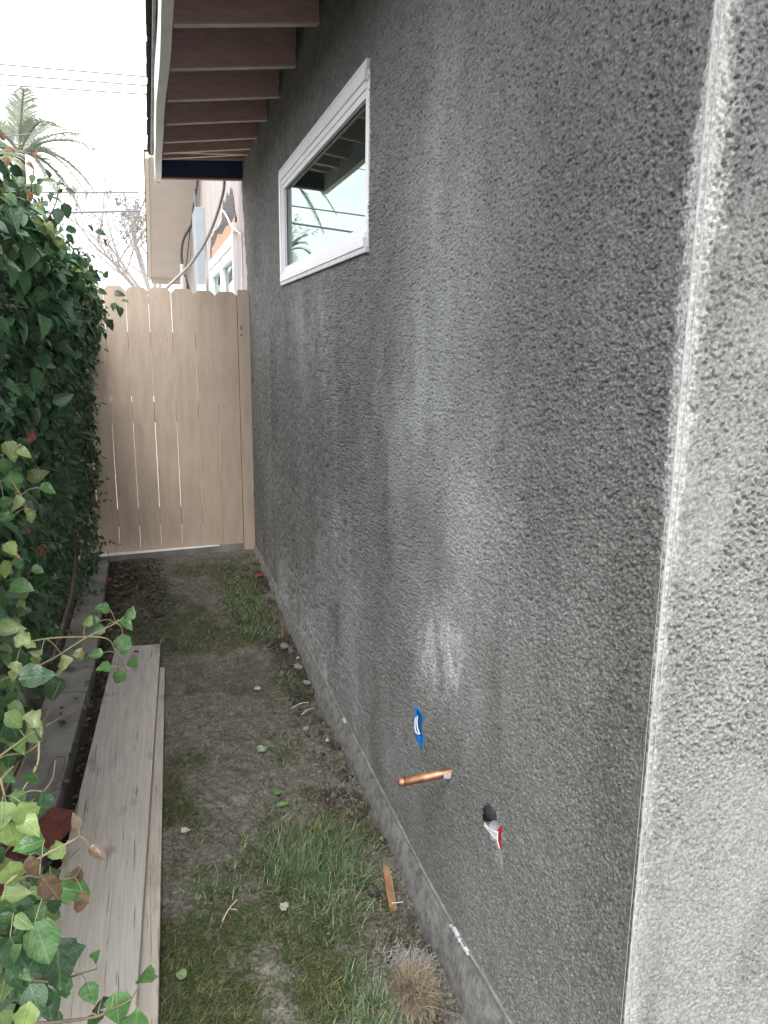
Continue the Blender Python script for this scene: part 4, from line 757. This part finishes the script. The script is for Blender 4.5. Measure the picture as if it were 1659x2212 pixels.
def filler(n, boxes, pal, size, par, nm, rows=5):
    P = []; 
    for b, wgt in boxes:
        q = int(n*wgt); P.append(np.stack([rng.uniform(b[0], b[1], q), rng.uniform(b[2], b[3], q), rng.uniform(b[4], b[5], q)], -1))
    P = np.concatenate(P); q = len(P); A = np.stack([rng.normal(.3, .6, q), rng.normal(-.2, .5, q), rng.normal(-.45, .45, q)], -1); N = np.stack([rng.normal(.35, .35, q), rng.normal(-.5, .3, q), rng.normal(.8, .3, q)], -1)
    c_ = np.array(pal)[rng.integers(0, len(pal), q)]*rng.uniform(.7, 1.25, (q, 1))
    leaves(nm, P, A, N, rng.uniform(size[0], size[1], q), c_, m_leaf, par, rows=rows, bend=rng.uniform(0, .7, q), width=rng.uniform(.8, 1.1, q), roll=rng.uniform(0, .6, q))
filler(260, [((-1.16, -1.03, 1.22, 1.45, .38, .60), .26), ((-1.17, -1.04, 1.35, 1.6, .20, .42), .2), ((-1.2, -1.09, 1.35, 1.7, .60, .80), .16), ((-1.26, -1.13, 1.6, 2.2, .55, 1.0), .28), ((-1.2, -1.1, 1.2, 1.6, .05, .3), .14)],
       [(.035, .09, .032), (.065, .15, .045), (.14, .22, .07), (.05, .11, .036), (.2, .27, .1)], (.035, .062), shrub, 'background_foliage')
mb = MB()
for l, q in zip(LEAF, kk):
    if l[1] > 2.05: continue
    p = Vector(l[:3]); best = min((Vector(b) for pts in BR.values() for b in pts), key=lambda b: (b-p).length)
    if .004 < (best-p).length < .09: mb.tube(curve([best, best.lerp(p, .5)+Vector((0, 0, .006)), p], 3), .0011, 4)
for i in range(16):
    b = Vector((rng.uniform(-1.3, -1.15), rng.uniform(1.3, 2.0), rng.uniform(-.2, .5))); e = b+Vector((rng.uniform(.05, .16), rng.uniform(-.2, .1), rng.uniform(.1, .35))); mb.tube(curve([b, b.lerp(e, .5)+Vector((.02, 0, .03)), e], 4), np.linspace(.003, .0012, 9), 5)
tag(mb.build('leaf_stalk', m_stemg, shrub), kind='stuff')
for i in range(4): 
    y0 = 1.3+.2*i; MB().tube(curve([(-1.36, y0, -.26), (-1.27, y0+.03, .1), (-1.2, y0-.05, .42), (-1.11, y0-.03, .62)], 4), np.linspace(.009, .003, 13), 6).build('trunk', m_stem, shrub)

# --- litter and single fallen things
x = np.concatenate([rng.uniform(-1.2, -.98, 1500), rng.uniform(-1.16, -.75, 500), rng.uniform(-1.4, -1.17, 600)]); y = np.concatenate([rng.uniform(1.4, 6.0, 1500), rng.uniform(4.6, 6.05, 500), rng.uniform(1.5, 6, 600)])
k = ~((x > -1.222+.058*(y-.9)-.02) & (y < 4.2) & (x > -1.2+.02*(y-1))) | (y > 4.2); x, y = x[k], y[k]; n = len(x)
on = (x < -1.17); z = np.where(on, -.165, gheight(np.clip(x, -1.19, 1), y)+.004); k = ~on | (rng.uniform(0, 1, n) < .25+.6*(x < -1.3)); x, y, z = x[k], y[k], z[k]; n = len(x)
pal = np.array([[.10, .075, .05], [.06, .045, .03], [.16, .13, .09], [.05, .06, .03], [.2, .17, .12]])
leaves('leaf_litter', np.stack([x, y, z+.004], -1), np.stack([rng.normal(0, 1, n), rng.normal(0, 1, n), rng.normal(0, .25, n)], -1), rng.normal(0, .4, (n, 3))+np.array([0, 0, 1]), rng.uniform(.014, .036, n), pal[rng.integers(0, 5, n)]*rng.uniform(.6, 1.1, (n, 1)), m_leafd, None, rows=3, bend=rng.uniform(-.3, .8, n), crumple=.4)['kind'] = 'stuff'
def one_leaf(x, y, size, ang, col, label, z=None, m=None, w=1., crumple=.3, bend=.2, name='fallen_leaf', cat='leaf'):
    z = float(gheight(x, y))+.012 if z is None else z
    o = leaves(name, np.array([[x, y, z]]), np.array([[math.cos(ang), math.sin(ang), .12]]), np.array([[.05, -.1, 1.]]), np.array([size]), np.array([col]), m or m_leaf, None, rows=9, bend=np.array([bend]), width=np.array([w]), crumple=crumple, roll=np.array([.2]))
    return tag(o, label, cat)
one_leaf(-.79, 1.835, .042, 1.2, (.20, .30, .13), 'pale green round leaf lying flat on the mud beside the plank')
one_leaf(-.41, 3.0, .05, .4, (.26, .33, .22), 'whitish green crumpled leaf in the middle of the muddy path', crumple=.6, w=1.3)
one_leaf(-.76, 2.50, .036, .2, (.42, .37, .27), 'dry tan curled leaf on the mud near the plank edge', crumple=.8, m=m_leafd)
one_leaf(-.40, 2.56, .06, .1, (.14, .27, .07), 'narrow green leaf in the grass left of the copper pipe', w=.6)
one_leaf(-.385, 2.64, .045, 1.2, (.13, .26, .06), 'upright broad green seedling leaf just above the narrow one', w=.9, bend=.5)
one_leaf(-.95, 4.07, .03, .3, (.06, .045, .035), 'small dark dead leaf on the far end of the grey plank', z=-.148, m=m_leafd, crumple=.6)
one_leaf(-.02-.07, 5.35, .07, .9, (.22, .04, .03), 'dark red leaf on the bare soil by the house corner far end', m=m_leafd, crumple=.6)
one_leaf(-1.235, 3.33, .045, 2.2, (.03, .06, .025), 'dark green leaf on the concrete slab', z=-.152)
one_leaf(-1.29, 3.95, .05, .2, (.05, .09, .04), 'green curled leaf on the short slab', z=-.16, crumple=.5)
one_leaf(-.86, 4.75, .09, .1, (.02, .016, .014), 'large blackened dead leaf in the mossy grass beyond the planks', m=m_leafd, crumple=.8, w=.7)
one_leaf(-.47, 2.02, .04, .8, (.3, .29, .25), 'pale papery dead leaf in the near grass', m=m_leafd, crumple=.5)
def stone(x, y, s, col, label, name='stone', flat=.6, dz=.5):
    o = lumps(name, np.array([[0, 0, 0.]]), np.array([s]), np.array([col]), m_clod, sub=2, flat=flat); o.location = (x, y, float(gheight(x, y))+s*flat*dz); return tag(o, label, 'stone')
stone(-.165, 3.14, .016, (.34, .36, .37), 'smooth blue-grey oval stone on the soil below the wall foot')
stone(-.09, 3.02, .012, (.6, .58, .54), 'white plaster chip right of the blue-grey stone')
stone(-.13, 3.07, .015, (.2, .09, .06), 'brown-red stone chip touching the blue-grey stone')
stone(-.33, 3.60, .014, (.5, .42, .36), 'pinkish stone on the bare brown patch')
stone(-.055, 3.93, .012, (.6, .58, .54), 'small white stone against the foundation')
stone(-.075, 3.82, .026, (.27, .26, .24), 'largest grey mortar lump leaning on the foundation')
stone(-.062, 3.62, .020, (.27, .26, .24), 'grey mortar lump nearer than the largest one')
stone(-.10, 4.10, .024, (.22, .21, .19), 'rough grey mortar lump, farthest along the foundation')
stone(-.70, 2.13, .010, (.16, .12, .1), 'small brown pebble in the mud near the plank')
# wooden stake with a nail
sg = float(gheight(-.11, 1.93)); st = thing('wood_stake', 'broken orange-brown wooden stake with a bent nail beside the foundation', 'stake', (-.115, 1.93, sg-.05))
bx0, bt = Vector((-.112, 1.93, sg-.05)), Vector((-.118, 2.035, sg+.115))
d1 = (bt-bx0).normalized(); sx = Vector((1, 0, 0)); sy = d1.cross(sx)
mb = MB(); ringv = []
for t, w_, th in ((0, .5, .8), (.25, .95, 1), (.7, 1, 1), (.93, .85, .9), (1.0, .25, .5)):
    c_ = bx0.lerp(bt, t)+Vector((random.uniform(-.001, .001), 0, 0)); ringv.append([c_+sx*.013*w_*a+sy*.006*th*b for a, b in ((-1, -1), (1, -1), (1.1, 1), (-1, 1))])
V = [v for r_ in ringv for v in r_]; F = [(4*i+k, 4*i+(k+1) % 4, 4*i+4+(k+1) % 4, 4*i+4+k) for i in range(4) for k in range(4)]+[(3, 2, 1, 0), (16, 17, 18, 19)]
mb.add(V, F); mb.build('stake_shaft', m_stake, st)
n = 90; tt = rng.uniform(.1, .97, n); P = np.array([list(bx0.lerp(bt, t)+sx*.010-sy*rng.uniform(-.004, .006)+Vector((rng.uniform(-.006, .004), 0, 0))) for t in tt]); lumps('dirt_crust', P, rng.uniform(.001, .0032, n), np.array([[.36, .33, .28]])*rng.uniform(.6, 1.2, (n, 1)), m_clod, st)
q = bx0.lerp(bt, .42)-sy*.008; MB().tube([q, q+Vector((.034, -.01, .004))], .0016, 6).tube([q-Vector((.002, 0, 0)), q+Vector((.001, 0, 0))], .004, 8).build('nail', m_plaster, st)
s2 = float(gheight(-.085, 4.28)); MB_ = MB().hexa([(-.094, 4.26, s2-.02), (-.078, 4.26, s2-.02), (-.078, 4.275, s2-.02), (-.094, 4.275, s2-.02), (-.090, 4.28, s2+.085), (-.081, 4.28, s2+.085), (-.081, 4.29, s2+.085), (-.090, 4.29, s2+.085)])
tag(MB_.build('wood_stake', m_stake), 'small thin wooden stake far along the foundation', 'stake')
# pulled-up root ball
rb = thing('root_clump', 'pulled-up ball of dry straw-like grass roots near the foundation', 'root clump', (-.155, 1.63, -.2))
gz0 = float(gheight(-.16, 1.6)); cen = np.array([-.168, 1.60, gz0+.028]); rad = np.array([.055, .072, .046])
cc = lumps('soil_core', cen[None], np.array([.030]), np.array([[.07, .055, .04]]), m_clod, rb, sub=3)
n = 2600; d = rng.normal(0, 1, (n, 3)); d[:, 2] = np.abs(d[:, 2])*.9-.15; d /= np.linalg.norm(d, axis=1, keepdims=True); P = cen+d*rad*rng.uniform(.35, 1.0, (n, 1))
blades('dry_roots', P, np.arctan2(d[:, 1], d[:, 0])+rng.normal(0, 1.1, n), rng.uniform(.018, .06, n), rng.uniform(.001, .0022, n), rng.uniform(.2, 1.9, n), rng.uniform(-1, 2.6, n), np.array([[.30, .25, .175]])*rng.uniform(.25, 1.35, (n, 1)), m_straw, rb, seg=5)
n = 900; P = np.stack([rng.normal(-.125, .035, n), rng.normal(1.74, .03, n), np.zeros(n)], -1); P[:, 2] = gheight(P[:, 0], P[:, 1])+.012
blades('grey_roots', P, rng.uniform(0, 6.28, n), rng.uniform(.01, .035, n), rng.uniform(.0012, .0026, n), rng.uniform(.3, 1.7, n), rng.uniform(-1, 2, n), np.array([[.36, .35, .33]])*rng.uniform(.6, 1.2, (n, 1)), m_straw, rb, seg=3)
for (x0, y0, a, l) in ((-.20, 3.32, .3, .09), (-.17, 3.24, .5, .085)):
    z0 = float(gheight(x0, y0))+.018; tag(MB().tube(curve([(x0, y0, z0), (x0+l*.5*math.cos(a), y0+l*.5*math.sin(a), z0+.012), (x0+l*math.cos(a), y0+l*math.sin(a), z0+.006)], 3), .0018, 5).build('straw', m_trim), 'pale dry straw in the grass edge, '+('farther' if y0 > 3.3 else 'nearer')+' of the pair', 'straw')
z0 = float(gheight(-.6, 2.0))+.014; tag(MB().tube(curve([(-.655, 2.03, z0), (-.63, 2.07, z0+.006), (-.60, 2.11, z0)], 3), .0022, 5).tube([(-.63, 2.07, z0+.006), (-.605, 2.065, z0)], .0015, 4).build('twig', m_fence), 'pale forked twig lying on the mud', 'twig')
z0 = float(gheight(-.40, 2.85))+.01; tag(MB().tube(curve([(-.395, 2.92, z0), (-.40, 2.84, z0+.004), (-.385, 2.77, z0)], 3), .004, 5).build('twig', m_stem), 'dark short stick lying on grey mud above the long grass', 'twig')

# ================================================================== far things
def frond(mb, lf, base, ang, L_, rise, droop, nl=46, S=1.):
    L_ *= S; rise *= S; droop *= S
    d = Vector((math.cos(ang), math.sin(ang), 0)); pts = []
    for i in range(13):
        t = i/12; pts.append(base+d*(L_*t*(1-.15*t))+Vector((0, 0, rise*t-droop*t*t)))
    mb.tube(pts, np.linspace(.045*S, .012*S, 13), 5); side = Vector((-d.y, d.x, 0))
    for i in range(nl):
        t = .12+.88*i/(nl-1); k = min(11, int(t*12)); p = pts[k].lerp(pts[k+1], t*12-k); tn = (pts[k+1]-pts[k]).normalized(); ll = .62*math.sin(math.pi*min(1, .16+.84*t))**.7+.12; ll *= S
        for sg in (-1, 1):
            q = p+(side*sg*.75+tn*.75+Vector((0, 0, .25-.75*t*random.uniform(.6, 1.2)))).normalized()*ll*random.uniform(.8, 1.1); mid = p.lerp(q, .5)+Vector((0, 0, .05*S)); wv = tn*.018*S
            lf.add([p-wv, p+wv, mid+wv*1.1, mid-wv*1.1, q], [(0, 1, 2, 3), (3, 2, 4)])
palm = thing('palm_tree', 'tall feathery palm tree rising behind the hedge top', 'palm tree', (-4.15, 25, -.4))
palm.location = (-8.6, 60, -.4)
MB().tube([(-8.9, 60, -.4), (-8.8, 60, 7), (-8.55, 60, 13.9)], [.45, .36, .34], 10).build('trunk', m_palmt, palm)
fr = [(0.15, 2.1, 1.0, 2.1), (.55, 1.9, 2.0, 1.0), (1.0, 1.7, 2.1, .8), (-.3, 2.0, .9, 2.4), (-.15, 2.2, 1.6, 1.4), (2.2, 1.7, 2.1, .8), (3.0, 2.0, 1.4, 1.6), (3.5, 2.2, .8, 2.2), (4.2, 1.9, 1.7, 1.2), (5.0, 1.6, 2.2, .7), (2.7, 1.6, 2.3, .8), (-.9, 1.6, 1.9, 1.2), (.3, 1.7, .2, 2.0), (3.2, 1.8, .2, 2.2), (1.6, 1.2, 2.4, .5), (-.5, 1.3, .1, 1.9), (4.6, 1.7, .3, 2.2)]
for a, l, r_, dr in fr:
    st_ = MB(); lf = MB(); frond(st_, lf, Vector((-8.55, 60, 13.9)), a, l*1.12, r_*.85, dr*.85, S=2.4); o = lf.build('frond', m_palm, palm); st_.build('rachis', m_palm, o)
palm2 = thing('palm_tree', 'smaller palm behind the hedge, seen mirrored at the lower left of the window', 'palm tree', (-9.9, 60, -.4))
MB().tube([(-9.9, 60, -.4), (-9.9, 60, 8.3)], [.3, .25], 10).build('trunk', m_palmt, palm2)
for a, l, r_, dr in fr[::2]:
    st_ = MB(); lf = MB(); frond(st_, lf, Vector((-9.9, 60, 8.3)), a, l, r_*.8, dr*.8, S=1.2); lf.build('frond', m_palm, palm2); st_.build('rachis', m_palm, palm2)
# bare budding tree
bare = thing('bare_tree', 'leafless tree with fine budding twigs beyond the fence', 'tree', (-.3, 20, -.4))
mb = MB(); buds = []
def grow(p, d, L_, r_, lv):
    pts = [p]; q = p; dd = d.copy()
    for i in range(4):
        dd = (dd+Vector((random.uniform(-.16, .16), random.uniform(-.16, .16), random.uniform(-.05, .16)))).normalized(); q = q+dd*L_/4*(.35 if q.z > 4.5 else 1); pts.append(q)
        if lv > 0 and i > 0:
            for _ in range(1 if lv > 2 else 2 if i > 1 else 1):
                ax = Vector((random.uniform(-1, 1), random.uniform(-1, 1), random.uniform(-.3, .7))).normalized(); grow(q, (dd*.75+ax*.7).normalized(), L_*random.uniform(.5, .75), r_*.52, lv-1)
    mb.tube(pts, np.linspace(r_, r_*.5, 5), 4 if lv < 3 else 6, cap=False)
    if lv == 0: buds.extend(pts[1:])
for k, (dx, dy, dz, L_) in enumerate([(-.65, .1, .75, 1.9), (-.30, 0, .95, 1.9), (.1, .1, 1, 1.9), (-.85, .1, .55, 1.3), (.5, -.1, .8, 1.6), (-.1, .4, .9, 1.6), (-.5, -.3, .8, 1.7)]):
    grow(Vector((-.62, 20, 2.35)), Vector((dx, dy, dz)).normalized(), L_, .05, 4)
mb.build('branches', m_bark, bare); MB().tube([(-.3, 20, -.4), (-.35, 20, 1.2), (-.62, 20, 2.4)], [.13, .11, .08], 8).build('trunk', m_bark, bare)
B_ = np.array([b[:] for b in buds]); B_ = B_[B_[:, 2] < 4.9]; B_ = B_[rng.uniform(0, 1, len(B_)) < .45]; n = len(B_)
lumps('buds', B_+rng.normal(0, .02, (n, 3)), rng.uniform(.008, .022, n), np.array([[.3, .26, .2]])*rng.uniform(.7, 1.1, (n, 1)), m_clod, bare)
def wire(a, b, sag, r_, label, ext=2.0, ex2=1.2):
    a, b = Vector(a), Vector(b); d = b-a; a2 = a-d*ext; b2 = b+d*ex2; pts = []
    for i in range(25):
        t = i/24; p = a2.lerp(b2, t); s = (t*(1+ext*1.6)-ext); pts.append(p-Vector((0, 0, sag*4*s*(1-s)*.25)))
    tag(MB().tube(pts, r_, 6).build('power_line', m_wire), label, 'power line', 'overhead lines crossing the sky')
wire((-3.327, 18, 6.858), (-.514, 18, 6.934), .0, .013, 'topmost of the three parallel overhead lines', 3)
wire((-3.344, 18, 6.673), (-.523, 18, 6.765), .0, .013, 'middle one of the three parallel overhead lines', 3)
wire((-3.361, 18, 6.486), (-.532, 18, 6.595), .0, .013, 'lowest of the three parallel overhead lines', 3)
wire((-1.857, 14, 4.835), (-.603, 14, 5.187), .06, .007, 'thin sagging overhead line rising to the right above the palm', 2)
wire((-2.391, 12, 3.504), (-.80, 12, 3.607), .0, .011, 'green-grey overhead line just above the hedge top', 3, 0)
wire((-1.673, 11, 3.134), (-.80, 11.0, 3.205), .0, .014, 'thick rough overhead line passing in front of the bare tree', 4, 0)
# neighbouring house on the far side of the hedge (seen mirrored in the window)
nb = thing('neighbour_house', 'neighbouring house with tiled roof and pale eave seen mirrored in the window', 'house', (-6.5, 12, -.4))
MB().box(-10, -4.3, 9.5, 17, -.4, 2.6).build('wall', m_oldst, nb)
MB().hexa([(-3.75, 9.0, 2.50), (-3.6, 9.0, 2.50), (-3.6, 17.5, 2.50), (-3.75, 17.5, 2.50), (-3.75, 9.0, 2.72), (-3.6, 9.0, 2.72), (-3.6, 17.5, 2.72), (-3.75, 17.5, 2.72)]).build('fascia', m_trim, nb)
MB().hexa([(-3.55, 8.95, 2.73), (-6.8, 8.95, 4.9), (-6.8, 17.6, 4.9), (-3.55, 17.6, 2.73), (-3.55, 8.95, 2.83), (-6.8, 8.95, 5.0), (-6.8, 17.6, 5.0), (-3.55, 17.6, 2.83)]).build('roof', m_tile, nb)
MB().hexa([(-3.6, 8.96, 2.5), (-6.8, 8.96, 4.66), (-6.8, 9.0, 4.66), (-3.6, 9.0, 2.5), (-3.6, 8.96, 2.72), (-6.8, 8.96, 4.88), (-6.8, 9.0, 4.88), (-3.6, 9.0, 2.72)]).build('rake_board', m_trim, nb)
MB().hexa([(-6.8, 8.96, 4.66), (-10, 8.96, 2.5), (-10, 9.0, 2.5), (-6.8, 9.0, 4.66), (-6.8, 8.96, 4.98), (-10, 8.96, 2.8), (-10, 9.0, 2.8), (-6.8, 9.0, 4.98)]).build('rake_board', m_trim, nb)
V = [(-10, 9.5, 2.6), (-4.3, 9.5, 2.6), (-6.8, 9.5, 4.6), (-10, 9.55, 2.6), (-4.3, 9.55, 2.6), (-6.8, 9.55, 4.6)]; mesh('gable', V, [(0, 1, 2), (5, 4, 3), (0, 3, 4, 1), (1, 4, 5, 2), (2, 5, 3, 0)], m_oldst, nb)
